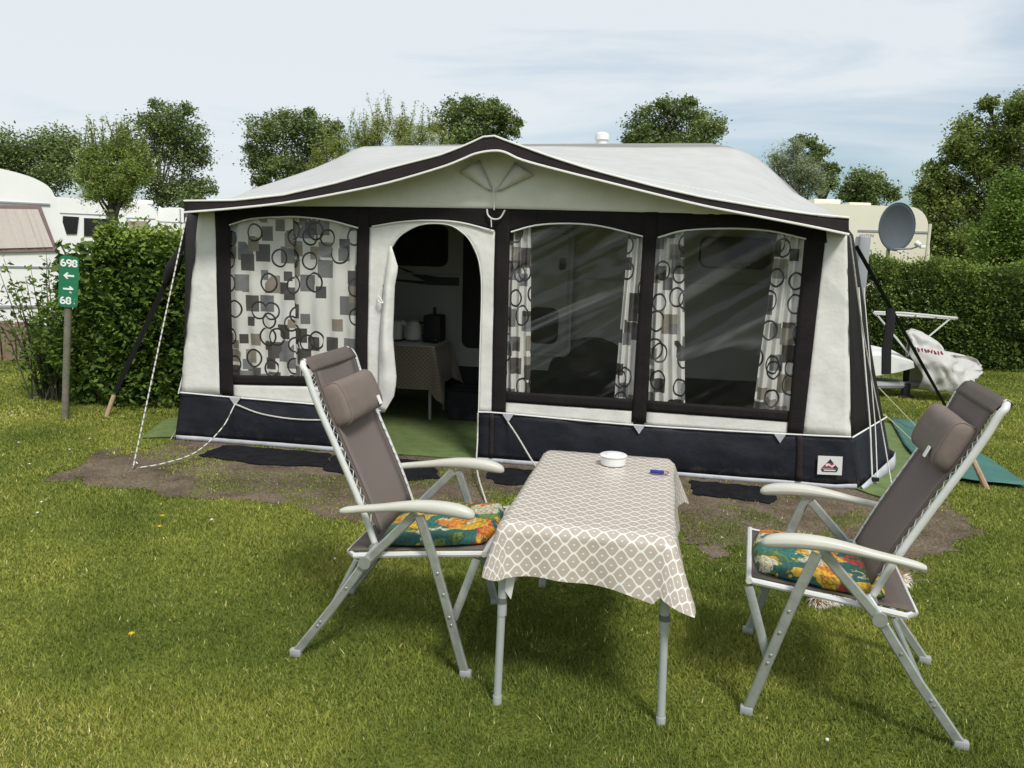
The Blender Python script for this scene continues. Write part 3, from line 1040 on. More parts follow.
# door: white surround with a round-headed opening, running down to the ground on the right
outer = [(366.5, 412), (367, 330), (369.5, 224), (400, 219), (430, 217.5), (460, 219.5), (496, 228), (494.5, 300), (492, 414)]
inner = [(380.5, 412), (382, 330), (383.5, 285), (389, 253), (400, 236), (417, 226), (434, 223.5), (452, 226), (468, 238), (478, 258), (481.5, 285), (480, 345), (478.5, 413)]
panel('door_surround', outer, inner, M['white_cloth'], v=0.000, nu=70, nv=6, crease=0.006)
aw_tube('door_piping', inner[2:], 0.004, M['piping'], v=-0.008)
# rolled-back door leaf, tied at the left jamb
lf = [(390, 246), (384, 285), (380.5, 325), (378.5, 392), (381, 412)]
rf = [(391.5, 246), (398.5, 268), (395, 285), (393, 335), (396.5, 380), (394, 396), (384, 413)]
panel('door_flap', lf, rf, M['white_cloth'], v=-0.035, nu=26, nv=16, folds=0.0, bulge=0.05, crease=0.02)
aw_tube('flap_tie', [(380, 288), (378, 300), (383, 303), (379, 296)], 0.005, M['piping'], v=-0.05)

# navy mudwall
ml_t = [(180, 392.5), (235, 397.5), (318, 404.5), (382, 411)]
ml_b = [(176, 435), (230, 439), (322, 446), (384, 450.5)]
mr_t = [(478, 412), (505, 413.5), (632, 425), (787, 434), (851, 437)]
mr_b = [(477.5, 457.5), (620, 467.5), (740, 477), (800, 481.5), (835, 484.5), (857, 484)]
for t_, b_ in ((ml_t, ml_b), (mr_t, mr_b)):
    mw = panel('mudwall', t_, b_, M['navy_cloth'], v=-0.004, nu=40, nv=10, amp=0.02, bulge=0.02)
    b2 = [(x, y + 4.5) for x, y in b_]
    panel('hem', b_, b2, M['hem_cloth'], v=-0.010, nu=40, nv=3, amp=0.014, parent=mw)
    aw_tube('mudwall_piping', t_, 0.0055, M['piping'], v=-0.016, parent=mw)
panel('seam_strip', [(490, 414), (494, 414)], [(489, 458), (493, 458)], M['valance_cloth'], v=-0.02, nu=3, nv=8, amp=0.016)
panel('seam_strip', [(797, 435), (803, 435)], [(796, 481), (802, 481)], M['valance_cloth'], v=-0.02, nu=3, nv=8, amp=0.016)
# grey triangular tabs that hold the guy loops
for (x, y) in ((235, 398), (508, 414.5), (639, 426), (780, 435)):
    a = np.array([on_aw(x - 6, y - 1, -0.024), on_aw(x + 6, y - 0.5, -0.024), on_aw(x, y + 8, -0.024)])
    MB().prism([(p[0], p[2]) for p in a], -0.026, -0.020, lambda u, z, v_: (u, v_, z)).build('guy_tab', M['hem_cloth'], AW, smooth=False)

# side walls flare out behind the front corners, then run back to the caravan
for sgn in (-1, 1):
    if sgn < 0:
        At, Am, Ab = np.array(on_aw(200, 209)), np.array(on_aw(180.5, 393)), np.array(on_aw(175, 440))
        Bt, Bb = np.array(on_aw(183.5, 213, 0.72)), np.array([-0.36, 0.72, 0.0])
    else:
        At, Am, Ab = np.array(on_aw(846, 231)), np.array(on_aw(850.5, 437)), np.array(on_aw(858, 488))
        Bt, Bb = np.array(on_aw(853, 238, 0.72)), np.array([5.66, 0.72, 0.02])
    Bm = Bt * 0.22 + Bb * 0.78 + np.array([0, 0, 0.0])
    Ct, Cm, Cb = [np.array([p[0] + (-0.05 * sgn), 2.10, p[2]]) for p in (Bt, Bm, Bb)]
    At = At + [0, 0.003, 0.03]; Bt = Bt + [0, 0, 0.02]
    panel('side_wall', [At, Bt, Ct], [Am, Bm, Cm], M['dark_cloth'] if sgn > 0 else M['valance_cloth'], nu=24, nv=14, amp=0.008, local=True)
    mw = panel('mudwall', [Am, Bm, Cm], [Ab, Bb, Cb], M['navy_cloth'], nu=24, nv=8, amp=0.012, local=True)
    aw_tube('mudwall_piping', [tuple(p + np.array([0.012 * sgn, -0.012, 0])) for p in (Am, Bm, Cm)], 0.006, M['piping'], local=True, parent=mw, smooth=0)
    hb = [Ab, Bb, Cb]
    panel('hem', [p + np.array([0.015 * sgn, -0.02, 0.11 if sgn > 0 and i == 1 else 0.02]) for i, p in enumerate(hb)], [p + np.array([0.03 * sgn, -0.03, 0.0]) for p in hb], M['hem_cloth'], nu=16, nv=3, amp=0.004, local=True, parent=mw)
    if sgn > 0:
        # double white zip down the side wall
        Q0 = At * 0.45 + Bt * 0.55; Q1 = Am * 0.55 + Bm * 0.45; Q2 = Ab * 0.72 + Bb * 0.28
        for k, dx in enumerate((0.0, 0.035)):
            off = np.array([0.02 + dx, -0.02, 0])
            aw_tube('side_zip', [tuple(Q0 * (1 - t) + Q1 * t + off) for t in np.linspace(0.28, 1, 6)] + [tuple(Q2 + off)], 0.0058 - 0.002 * k, M['piping'], local=True)
        # tension foot at the corner
        MB().box(tuple(Ab * 0.72 + Bb * 0.28 + np.array([0.03, -0.05, 0.03])), (0.05, 0.02, 0.03), bev=0.005).build('tension_buckle', M['black'], AW)

# clear panes
panel('window_pane', [(227, 226), (250, 217), (300, 215), (360, 228)], [(231, 378), (360, 379)], M['pvc'], v=0.006, nu=30, nv=20, amp=0.010, solid=0)
panel('window_pane', [(508, 233), (535, 222), (565, 220), (600, 223), (647, 238)], [(503, 394), (634, 402)], M['pvc'], v=0.006, nu=40, nv=30, amp=0.010, solid=0)
panel('window_pane', [(654, 239), (685, 227), (730, 225), (770, 228), (809, 240)], [(643, 402), (793, 413)], M['pvc'], v=0.006, nu=40, nv=30, amp=0.010, solid=0)

# label patch, sewn on the right mudwall
q = awp([(818, 455.5), (842.5, 456.5), (841.5, 475), (817, 474)], -0.034)
pa = MB().prism([(p[0], p[2]) for p in q], -0.037, -0.034, lambda u, z, v_: (u, v_ - 0.004, z)).build('label_patch', M['logo_white'], AW, smooth=False)


def emblem(px, mat, v, name):
    q = awp(px, v)
    MB().prism([(p[0], p[2]) for p in q], v - 0.0015, v, lambda u, z, v_: (u, v_, z)).build(name, mat, pa, smooth=False)


emblem([(830.3, 459.5), (838.2, 468.6), (821.2, 468)], M['logo_red'], -0.0415, 'emblem_triangle')
emblem([(830.3, 459.0), (833.5, 463.0), (827, 462.8)], M['logo_dark'], -0.0435, 'emblem_peak')
emblem([(835.0, 464.6), (838.6, 468.6), (833.4, 468.4)], M['logo_dark'], -0.0435, 'emblem_corner')
emblem([(825.5, 464.0), (829, 463.4), (831.5, 466), (834.2, 464.2), (835.2, 465.4), (832, 467.6), (828.6, 465.4), (826, 466.6)], M['logo_white'], -0.0455, 'emblem_swirl')
emblem([(821.0, 468.6), (838.2, 469.2), (836.8, 471.8), (822.4, 471.4)], M['logo_dark'], -0.0435, 'emblem_banner')
emblem([(823.6, 469.5), (835.6, 469.9), (835.2, 471.0), (823.8, 470.7)], M['logo_white'], -0.0455, 'emblem_bar')

# ------------------------------------------------------------------ curtains hung inside the panes
CG = 'printed curtains in the awning windows'


def curtain(label, top, bot, v, nf, folds):
    base = [np.array(p) for p in awp(top, v)]
    o = panel('curtain', top, bot, M['curtain'], v=v, nu=44, nv=26, amp=0.012, folds=folds, nf=nf, solid=0.0)
    o.parent = None
    o.matrix_world = Matrix.Translation(Vector(AL)) @ Matrix.Rotation(AROT, 4, 'Z')
    tag(o, label, 'curtain', CG)
    return o


def stretch_uv(o, k, off=(0, 0)):
    for d in o.data.uv_layers[0].data:
        d.uv = (d.uv[0] * k + off[0], d.uv[1] + off[1])


stretch_uv(curtain('wide drawn curtain with grey squares, beside the left corner of the awning', [(228, 224), (250, 216), (293, 214)], [(231, 379), (296, 380)], 0.035, 4, 0.010), 1.1)
stretch_uv(curtain('wide drawn curtain with grey squares, next to the arched doorway', [(290, 214), (330, 218), (361, 228)], [(293, 380), (361, 381)], 0.055, 4, 0.010), 1.1, (2.3, 0.4))
stretch_uv(curtain('narrow gathered curtain right of the arched doorway, left in the middle window', [(510, 229), (531, 224)], [(506, 393), (530, 394)], 0.045, 3, 0.018), 1.5)
stretch_uv(curtain('narrow gathered curtain at the right edge of the middle window', [(629, 229), (646, 236)], [(614, 399), (635, 401)], 0.045, 3, 0.018), 1.5, (1, 2))
stretch_uv(curtain('gathered curtain at the left edge of the right-hand awning window', [(656, 237), (684, 228)], [(648, 403), (685, 405)], 0.045, 4, 0.018), 1.35, (0.4, 1))
stretch_uv(curtain('slanting gathered curtain tied to the right edge of the right-hand awning window', [(778, 230), (807, 238)], [(753, 410), (792, 412)], 0.045, 4, 0.018), 1.35, (3, 0.2))

# white cord loop hanging below the gable
lp = [np.array(on_aw(x, y, -0.03)) for x, y in [(487, 209), (488, 215), (493, 219), (500, 218), (505, 210)]] 
hg = MB().tube(lp, 0.006, 6, smooth=6)
hg.tube([on_aw(491, 218, -0.03), on_aw(491.5, 227, -0.03)], 0.004, 5)
o = hg.build('hanging_cord', M['piping'])
o.matrix_world = Matrix.Translation(Vector(AL)) @ Matrix.Rotation(AROT, 4, 'Z')
tag(o, 'short white cord loop hanging below the centre of the gable', 'cord')

# ------------------------------------------------------------------ caravan behind the awning
CV = thing('caravan', 'white touring caravan standing behind the awning with dark windows', 'caravan', AL, AROT)


def cv_profile():
    # outline along the length (u, z): rounded shoulders, slightly above the awning rail
    pts = [(-0.10, 0.42), (-0.12, 1.2), (0.0, 1.85), (0.22, 2.15), (0.55, 2.42), (0.85, 2.56), (1.4, 2.61), (3.9, 2.635), (4.25, 2.625), (4.5, 2.56), (4.85, 2.33), (5.20, 2.0), (5.50, 1.6), (5.62, 1.2), (5.55, 0.42)]
    return [tuple(p) for p in catmull([(a, b, 0) for a, b in pts], 5)]


out2 = [(p[0], p[1]) for p in cv_profile()]
cvb = MB().prism(out2, 2.16, 4.3, lambda u, z, v_: (u, v_, z)).build('body', M['caravan_own_shaded'], CV, angle=30)


def cv_rect(x0, y0, x1, y1, v=2.16, r=0.08):
    a, b = on_aw(x0, y0, v), on_aw(x1, y1, v)
    u0, u1, z1, z0 = a[0], b[0], a[2], b[2]
    pts = []
    for cx, cz, s in ((u1 - r, z1 - r, 0), (u0 + r, z1 - r, 1), (u0 + r, z0 + r, 2), (u1 - r, z0 + r, 3)):
        for k in range(6):
            th = (s + k / 5) * math.pi / 2
            pts.append((cx + r * math.cos(th), cz + r * math.sin(th)))
    return pts


def cv_plate(name, pts, v0, v1, mat, parent):
    return MB().prism(pts, v0, v1, lambda u, z, v_: (u, v_, z)).build(name, mat, parent, smooth=False)


wn = cv_plate('window', cv_rect(386, 224, 448, 267), 2.135, 2.158, M['rubber'], CV)
cv_plate('pane', cv_rect(389, 226, 445.5, 264.5), 2.125, 2.134, M['dark_glass'], wn)
wn = cv_plate('window', cv_rect(700, 236, 770, 270), 2.135, 2.158, M['rubber'], CV)
cv_plate('pane', cv_rect(702, 238, 768, 268), 2.125, 2.134, M['dark_glass'], wn)
# doorway with a pale rounded frame, its door folded back flat against the side
fr = cv_plate('doorway', cv_rect(461, 226, 522, 355), 2.132, 2.158, M['caravan_own_shaded'], CV)
cv_plate('dark_doorway_plate', cv_rect(464.5, 229, 519, 350), 2.122, 2.131, M['rubber'], fr)  # black plate stands in for the unlit inside of the open doorway
dr = cv_plate('door', cv_rect(508, 229, 571, 356), 2.06, 2.095, M['caravan_own_shaded'], CV)
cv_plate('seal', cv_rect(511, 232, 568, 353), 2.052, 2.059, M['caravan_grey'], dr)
cv_plate('inner_lining', cv_rect(513, 234, 566, 351), 2.044, 2.051, M['caravan_own_shaded'], dr)
cv_plate('pane', cv_rect(531, 306, 559, 343), 2.032, 2.043, M['rubber'], dr)
cv_plate('handle', cv_rect(561, 258, 567, 270, r=0.02), 2.020, 2.043, M['rubber'], dr)
# swoosh and rail
a = [on_aw(x, y, 2.16) for x, y in [(396, 266), (420, 274), (440, 277), (460, 277.5), (460, 286), (430, 285), (396, 281), (396, 279), (425, 281), (410, 274)]]
cv_plate('stripe_decal', [(p[0], p[2]) for p in a], 2.152, 2.1585, M['stripe'], CV)
p0, p1 = on_aw(390, 287, 2.15), on_aw(840, 296, 2.15)
MB().box(((p0[0] + p1[0]) / 2, 2.15, 1.345), (p1[0] - p0[0], 0.02, 0.018)).build('side_rail', M['caravan_grey'], CV, smooth=False)
# wheel and skirting
wc = on_aw(592, 358, 2.16)
whm = MB().lathe([(0.0, -0.09), (0.26, -0.09), (0.31, -0.06), (0.325, 0), (0.31, 0.06), (0.26, 0.09), (0, 0.09)], (wc[0], 2.30, 0.325), 28, Matrix.Rotation(R(90), 3, 'X'))
wheel = whm.build('wheel', M['rubber'], CV)
MB().lathe([(0.0, -0.03), (0.17, -0.03), (0.19, 0), (0.17, 0.03), (0, 0.03)], (wc[0], 2.20, 0.325), 24, Matrix.Rotation(R(90), 3, 'X')).build('rim', M['caravan_grey'], wheel)
pts = [(wc[0] + 0.44 * math.cos(t), max(0.36, 0.36 + 0.42 * math.sin(t))) for t in np.linspace(0, math.pi, 15)]
cv_plate('wheel_arch', pts, 2.144, 2.158, M['rubber'], CV)
MB().box((2.6, 2.18, 0.30), (5.7, 0.03, 0.26)).build('skirt', M['rubber'], CV, smooth=False)
MB().lathe([(0.06, 0), (0.06, 0.10), (0.075, 0.10), (0.075, 0.16), (0.03, 0.18)], (3.125, 3.0, 2.68), 14).build('chimney', M['caravan'], CV)
MB().box((3.95, 3.2, 2.65), (0.7, 1.0, 0.07), bev=0.02).build('roof_ridge', M['caravan'], CV)
# grey front corner post seen past the awning
MB().box((5.66, 2.35, 1.45), (0.10, 0.20, 0.75), bev=0.02).build('corner_trim', M['caravan_grey'], CV)
# drawbar with fairing, jockey wheel and folded bicycle rack
dbp = lambda x, y, Y: aw_local(on_y(x, y, Y))
db = MB()
db.tube([dbp(860, 385, 9.3), dbp(925, 385, 9.55)], 0.045, 8).tube([dbp(862, 380, 9.8), dbp(925, 385, 9.6)], 0.045, 8)
db = db.build('drawbar', M['caravan_grey'], CV)
fa = [aw_local(on_y(x, y, 9.3)) for x, y in [(850, 359), (868, 356.5), (886, 355.5), (912, 361), (913, 367), (897, 372), (880, 375.5), (850, 378)]]
MB().prism([(p[0], p[2]) for p in fa], fa[2][1], fa[2][1] + 0.9, lambda u, z, v_: (u, v_, z + 0.04 * (v_ > fa[2][1] + 0.1))).build('fairing', M['caravan'], CV, smooth=False)
jw = MB().tube([dbp(907, 362, 9.45), aw_local(on_z(905, 396))], 0.035, 10)
b = aw_local(on_z(905, 398))
jw.box((b[0], b[1], 0.02), (0.16, 0.12, 0.03), bev=0.008).box((b[0], b[1], 0.10), (0.085, 0.07, 0.16), bev=0.01)
jw.build('jack_stand', M['rubber'], CV)
rk = MB()
Y0 = 9.5
rk.tube([dbp(878, 316, Y0), dbp(912, 357, Y0)], 0.011, 6).tube([dbp(951, 318, Y0), dbp(927, 338, Y0), dbp(908, 356, Y0)], 0.011, 6)
rk.tube([dbp(874, 312, Y0), dbp(905, 313, Y0 - .05), dbp(957, 318, Y0)], 0.013, 6)
rk.tube([dbp(874, 313.5, Y0 + .3), dbp(957, 319, Y0 + .3)], 0.013, 6)
for t in np.linspace(0, 1, 5):
    rk.tube([dbp(874 + 83 * t, 312.5 + 5.5 * t, Y0 - .02), dbp(874 + 83 * t, 313.5 + 5.5 * t, Y0 + .32)], 0.012, 6)
rk.build('bicycle_rack', M['alu_white'], CV)

# grey vinyl cover draped over the hitch
rows = []
prof = [((906, 335), (913, 386), 0.12), (((908), 331), (925, 388), 0.20), ((915, 329), (940, 387), 0.26), ((925, 333), (952, 385), 0.27), ((934, 347), (962, 377), 0.24), ((950, 353), (966, 374), 0.18), ((970, 357), (975, 373), 0.10), ((980, 364), (981, 371), 0.04)]
for (t_, b_, wd) in prof:
    T_, B_ = np.array(on_y(*t_, 9.5)), np.array(on_y(*b_, 9.4))
    row = []
    for k in range(17):
        th = math.pi * (k / 16)
        f = math.sin(th)
        p = B_ * (1 - f) + T_ * f
        p = p + 0.035 * np.array([mnoise.noise(Vector((k * 0.9, t_[0] * .22, 3))), mnoise.noise(Vector((k * 1.1, t_[0] * .25, 15))) * 1.6, mnoise.noise(Vector((k * 0.8, t_[0] * .2, 8))) * f])
        p = p + np.array([0, wd * math.cos(th) * -1.0 * (1.15 - 0.3 * f), 0]) + 0.03 * np.array([mnoise.noise(Vector((k * .5, t_[0] * .08, 1))), mnoise.noise(Vector((k * .6, t_[0] * .1, 5))), 0])
        row.append(p)
    rows.append(row)
rows = list(np.array(catmull([np.array(r).ravel() for r in rows], 6)).reshape(-1, 17, 3))
rows = [np.array([p_ for p_ in catmull(r, 3)]) for r in rows]
for i_, r in enumerate(rows):
    for k_ in range(len(r)):
        q_ = Vector((r[k_][0] * 3.2, r[k_][1] * 2.0, r[k_][2] * 3.2))
        fold = abs(mnoise.noise(q_)) + 0.5 * abs(mnoise.noise(q_ * 2.3))
        hang = 1 - math.sin(math.pi * k_ / (len(r) - 1))
        r[k_] = r[k_] + np.array([0.05 * mnoise.noise(q_ * 1.3 + Vector((9, 0, 0))), -0.16 * (fold - 0.3) * (1 if k_ < len(r) / 2 else -1), -0.07 * fold * hang])
cov = MB().grid(rows)
co = cov.build('hitch_cover', M['cover'], angle=80)
co.data.transform(Matrix.Translation(-Vector(on_y(940, 387, 9.5))))
co.location = Vector(on_y(940, 387, 9.5))
co.modifiers.new('thick', 'SOLIDIFY').thickness = 0.006
tag(co, 'crumpled light grey vinyl cover with red print draped over the hitch', 'cover')
pr = MB()
rsr = random.Random(4)
for i in range(9):
    x = 914 + i * 3.3
    y = 349 + i * 0.55
    for k in range(3):
        a, b = (x + rsr.uniform(0, 2.0), y + rsr.uniform(-2.2, 0)), (x + rsr.uniform(0.6, 2.6), y + rsr.uniform(0.4, 2.6))
        pr.tube([on_y(*a, 9.10), on_y(*b, 9.10)], 0.009, 5, sy=0.4)
pro = pr.build('faded_print', M['red_print'], None)
pro.parent = co
pro.location = -co.location

# ------------------------------------------------------------------ inside the awning
gs = MB()
q = [np.array(on_z(141, 439)), np.array(on_z(172, 438)), AL + AV * 0.03, AL + AU * 5.2 + AV * 0.03, np.array(on_z(868, 495)), np.array(on_z(885, 500)), np.array(on_z(925, 470)), np.array(on_z(893, 425)), np.array([2.9, 8.0, 0]), np.array([-2.6, 8.6, 0]), np.array([-3.1, 7.0, 0])]
gs.prism([(p[0], p[1]) for p in q], 0.009, 0.016, lambda x, y, z: (x, y, z))
o = gs.build('groundsheet', M['groundsheet'], smooth=False)
tag(o, 'green carpet groundsheet covering the floor of the awning', 'groundsheet')

ti = thing('side_table', 'small table under a patterned brown cloth inside the awning', 'table', AL, AROT)
tA, tB = on_aw(372, 343, 1.35), on_aw(432, 341, 1.35)
zt = 0.71
u0, u1, v0, v1 = 1.02, 1.80, 1.30, 1.88
MB().box(((u0 + u1) / 2, (v0 + v1) / 2, zt - 0.015), (u1 - u0, v1 - v0, 0.03)).build('table_top', M['table_board'], ti, smooth=False)
for uu in (u0 + .05, u1 - .05):
    for vv in (v0 + .05, v1 - .05):
        MB().tube([(uu, vv, 0.016), (uu, vv, zt - .03)], 0.015, 8).build('leg', M['table_grey'], ti)


def draped_cloth(name, u0, u1, v0, v1, zt, drops, mat, corner=0.10, n=26, wave=0.02):
    """cloth lying on a rectangle: a skirt falls along every side and corners hang lower and stand out"""
    per = []
    cu, cv_ = (u0 + u1) / 2, (v0 + v1) / 2
    hw, hl = (u1 - u0) / 2, (v1 - v0) / 2
    rad = 0.03
    path = []
    for (cx, cy, a0) in ((hw - rad, -hl + rad, -90), (hw - rad, hl - rad, 0), (-hw + rad, hl - rad, 90), (-hw + rad, -hl + rad, 180)):
        for k in range(7):
            th = R(a0 + 15 * k)
            path.append((cx + rad * math.cos(th), cy + rad * math.sin(th), math.cos(th), math.sin(th), 1 - abs(k - 3) / 3))
    dense = []
    m = len(path)
    for i in range(m):
        a, b = path[i], path[(i + 1) % m]
        dense.append(a)
        L = math.hypot(a[0] - b[0], a[1] - b[1])
        if L > 0.2:
            for k in range(1, 14):
                t = k / 14
                e = max(0, 1 - min(t, 1 - t) * 14 / 3.2) * 0.5
                dense.append((a[0] * (1 - t) + b[0] * t, a[1] * (1 - t) + b[1] * t, a[2], a[3], -1 + e))
    mb = MB()
    G, UV = [], []
    for i, (x, y, nx, ny, cw) in enumerate(dense):
        c = max(0, cw if cw >= 0 else 0)
        ang = math.atan2(ny, nx)
        # drop by side: front(-v), right(+u), back(+v), left(-u)
        wts = [max(0, -ny), max(0, nx), max(0, ny), max(0, -nx)]
        s = sum(wts)
        drop = sum(w_ * d_ for w_, d_ in zip(wts, drops)) / s
        lean = 0.10
        col, cu2 = [], []
        for j in range(10):
            t = j / 9
            if j == 0:
                col.append((cu + x - nx * 0.010, cv_ + y - ny * 0.010, zt + 0.004)); cu2.append((x, y)); continue
            d = drop * (1 + corner * c) * t
            outw = 0.006 + lean * d * (1 + 2.2 * c) + wave * t * math.sin(i * 0.55 + ang * 2) * (0.35 if cw < 0 else 1)
            col.append((cu + x + nx * outw, cv_ + y + ny * outw, zt + 0.002 - d)); cu2.append((x + nx * d, y + ny * d))
        G.append(col); UV.append(cu2)
    mb.grid(G, UV, close_u=True)
    # top sheet
    nx_, ny_ = 2, 2
    ring = [(p[0][0], p[0][1], p[0][2]) for p in G]
    o_ = len(mb.v)
    mb.add(ring, [tuple(range(len(ring)))], [u[0] for u in UV])
    ob = mb.build(name, mat, None, solid=0.0, recalc=True, angle=50)
    return ob


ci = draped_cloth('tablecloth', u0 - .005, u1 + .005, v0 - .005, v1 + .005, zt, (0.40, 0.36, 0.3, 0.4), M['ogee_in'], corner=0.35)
ci.matrix_world = Matrix.Translation(Vector(AL)) @ Matrix.Rotation(AROT, 4, 'Z')
tag(ci, 'brown patterned tablecloth hanging low on the table inside the awning', 'tablecloth')
# toaster, kettle and black coffee machine on it


def in_thing(name, label, cat, u, v, z):
    p = AL + AU * u + AV * v
    return thing(name, label, cat, (p[0], p[1], z), AROT)


k = in_thing('toaster', 'cream toaster on the table inside the awning, left of the kettle', 'toaster', 1.28, 1.62, zt + .006)
MB().box((0, 0, 0.10), (0.24, 0.15, 0.19), bev=0.03).build('housing', M['kettle'], k)
MB().box((0, 0, 0.193), (0.17, 0.03, 0.006)).build('slot', M['rubber'], k, smooth=False)
MB().box((0, 0, 0.005), (0.25, 0.16, 0.01)).build('base', M['rubber'], k, smooth=False)
k = in_thing('kettle', 'rounded cream kettle on the table between toaster and black machine', 'kettle', 1.50, 1.62, zt + .006)
MB().lathe([(0.075, 0), (0.09, 0.02), (0.085, 0.11), (0.06, 0.17), (0.02, 0.185)], (0, 0, 0.015), 20).build('jug', M['kettle'], k)
MB().tube([(0.05, 0, 0.18), (0.12, 0, 0.17), (0.13, 0, 0.10), (0.09, 0, 0.05)], 0.011, 8, smooth=4).build('handle', M['rubber'], k)
MB().tube([(-0.06, 0, 0.14), (-0.11, 0, 0.18)], (0.022), 8).build('spout', M['kettle'], k)
k = in_thing('coffee_machine', 'black coffee machine with upright lever on the inner table', 'appliance', 1.70, 1.66, zt + .006)
MB().box((0, 0, 0.13), (0.17, 0.22, 0.26), bev=0.02).build('housing', M['rubber'], k)
MB().tube([(0, 0, 0.26), (0, 0.0, 0.33)], 0.016, 8).build('lever', M['rubber'], k)
MB().box((0, -0.13, 0.03), (0.14, 0.08, 0.03), bev=0.006).build('drip_tray', M['dark_glass'], k)
k = in_thing('storage_crate', 'dark plastic crate on the awning floor beside the inner table', 'crate', 2.12, 1.55, 0.018)
cb = MB()
cb.box((0, 0, 0.008), (0.42, 0.32, 0.016)); cb.box((0, -0.16, 0.14), (0.42, 0.012, 0.26)).box((0, 0.16, 0.14), (0.42, 0.012, 0.26)).box((0.21, 0, 0.14), (0.012, 0.308, 0.26)).box((-0.21, 0, 0.14), (0.012, 0.308, 0.26))
cb.build('bin', M['navy_cloth'], k, smooth=False)
MB().box((0, 0, 0.285), (0.44, 0.34, 0.02), bev=0.006).build('lid', M['black'], k)

# black rubber mats laid along the foot of the front wall
MG = 'black mats along the foot of the awning'
for i, (lab, pl) in enumerate([
    ('black ground mat left of the taller-backed chair, by the left corner', [(198, 457), (226, 446), (331, 455), (326, 468), (262, 466), (240, 463)]),
    ('black ground mat lying in front of the awning doorway, behind the left chair', [(322, 471), (334, 456), (432, 463), (440, 480), (380, 483)]),
    ('black ground mat right of the doorway, behind the left chair arm', [(486, 478), (492, 468), (545, 473), (545, 486), (500, 486)]),
    ('black ground mat under the right mudwall, nearest the label patch', [(690, 482), (760, 488), (778, 500), (770, 505), (735, 500), (694, 496)])]):
    qq = resample([on_z(*p)[:2] for p in pl + pl[:1]], 40)[:-1]
    c = qq.mean(0)
    mm = MB().prism([(p[0] - c[0] + 0.012 * math.sin(j * 2.1), p[1] - c[1] + 0.012 * math.cos(j * 1.7)) for j, p in enumerate(qq)], 0.006, 0.014, lambda x, y, z: (x, y, z + 0.0)).build('ground_mat', M['black_mat'], smooth=False)
    mm.location = (c[0], c[1], 0)
    tag(mm, lab, 'mat', MG)

# ------------------------------------------------------------------ guy ropes and straps


def rope(name, label, pts, r, mat, cat='rope', group='guy ropes and cords of the awning', sag=0.0, sm=5):
    P = [np.array(p, float) for p in pts]
    c = P[-1].copy()
    o = MB().tube([p - c for p in P], r, 6, smooth=sm if len(P) > 2 else 0).build(name, mat, None)
    o.location = tuple(c)
    return tag(o, label, cat, group)


def awW(x, y, v):
    u, vv, z = on_aw(x, y, v)
    return AL + AU * u + AV * vv + np.array([0, 0, z])


rope('guy_rope', 'straight white guy rope from the left eave down to a ground peg', [awW(187, 214, -0.22), on_z(133, 468, 0.02)], 0.0050, M['fleck'])
rope('guy_rope', 'slack white cord curving from the left mudwall tab to the ground peg', [awW(235, 404, -0.03), on_z(222, 428, 0.22), on_z(196, 452, 0.08), on_z(165, 463, 0.03), on_z(137, 468, 0.015)], 0.0044, M['fleck'])
rope('guy_rope', 'white cord sagging along the left mudwall towards the doorway', [awW(235, 404, -0.035), awW(262, 414, -0.03), awW(300, 419.5, -0.03), awW(345, 419, -0.03), awW(380, 413, -0.03)], 0.006, M['rope'])
rope('guy_rope', 'short white cord from the mudwall tab right of the door to behind the table', [awW(508, 422, -0.03), awW(518, 437, -0.15), on_z(533, 462, 0.12), on_z(545, 478, 0.01)], 0.006, M['rope'])
rope('guy_rope', 'white cord hanging beside the right doorpost down to the ground', [awW(478, 413, -0.02), awW(477.5, 440, -0.05), on_z(477, 470, 0.08), on_z(487, 505, 0.01)], 0.006, M['rope'])
rope('guy_rope', 'white guy rope from the right eave down past the side wall', [awW(850, 236, -0.2), awW(864, 337, 0.05), awW(882, 429, 0.2), on_z(893, 493, 0.01)], 0.0045, M['rope'])
rope('guy_rope', 'upper yellowish cord stretched from the side wall towards the green tarp', [awW(879, 388, 0.75), on_z(950, 462, 0.01)], 0.005, M['cream_rope'])
rope('guy_rope', 'lower yellowish cord stretched from the side wall to the groundsheet edge', [awW(884, 414, 0.72), on_z(935, 462, 0.01)], 0.005, M['cream_rope'])


def strap(label, pts, w_, buckle=None):
    t = thing('storm_strap', label, 'strap', pts[-1], 0, 'black storm straps')
    c = np.array(pts[-1])
    MB().bar([np.array(p) - c for p in pts], w_, 0.004, (1, 0.2, 0)).build('webbing', M['black'], t)
    if buckle:
        a, b, rr = buckle
        MB().tube([np.array(a) - c, (np.array(a) + np.array(b)) / 2 - c, np.array(b) - c], [rr * .6, rr, rr * .5], 10, smooth=4).build('spring_sleeve', M['black'], t)
    return t


pa0, pa1 = on_y(181, 250, 7.05), on_y(115, 393, 7.28)
strap('black storm strap running from the left eave to a wooden peg by the hedge', [on_y(190, 222, 6.95), pa0, pa0 * 0.5 + pa1 * 0.5, pa1], 0.045, (pa0 * 0.98 + pa1 * 0.02, pa0 * 0.78 + pa1 * 0.22, 0.06))
pb0, pb1 = awW(856, 246, 0.8), on_z(946, 407, 0.02)
S2 = strap('black storm strap slanting down from the right eave past the hitch cover', [pb0, pb0 * 0.5 + pb1 * 0.5, pb1], 0.030, None)
ph = pb0 * 0.70 + pb1 * 0.30
MB().bar([ph - pb1, ph - pb1 + np.array([0.01, 0, -0.12]), ph - pb1 + np.array([0.0, 0, -0.36]), ph - pb1 + np.array([0.02, 0, -0.58])], 0.085, 0.02, (1, 0.1, 0)).build('loose_end', M['black'], S2)
# dark strap sleeve hanging over the rack
pc0, pc1 = on_y(886, 302, 8.2), on_y(886, 350, 8.2)

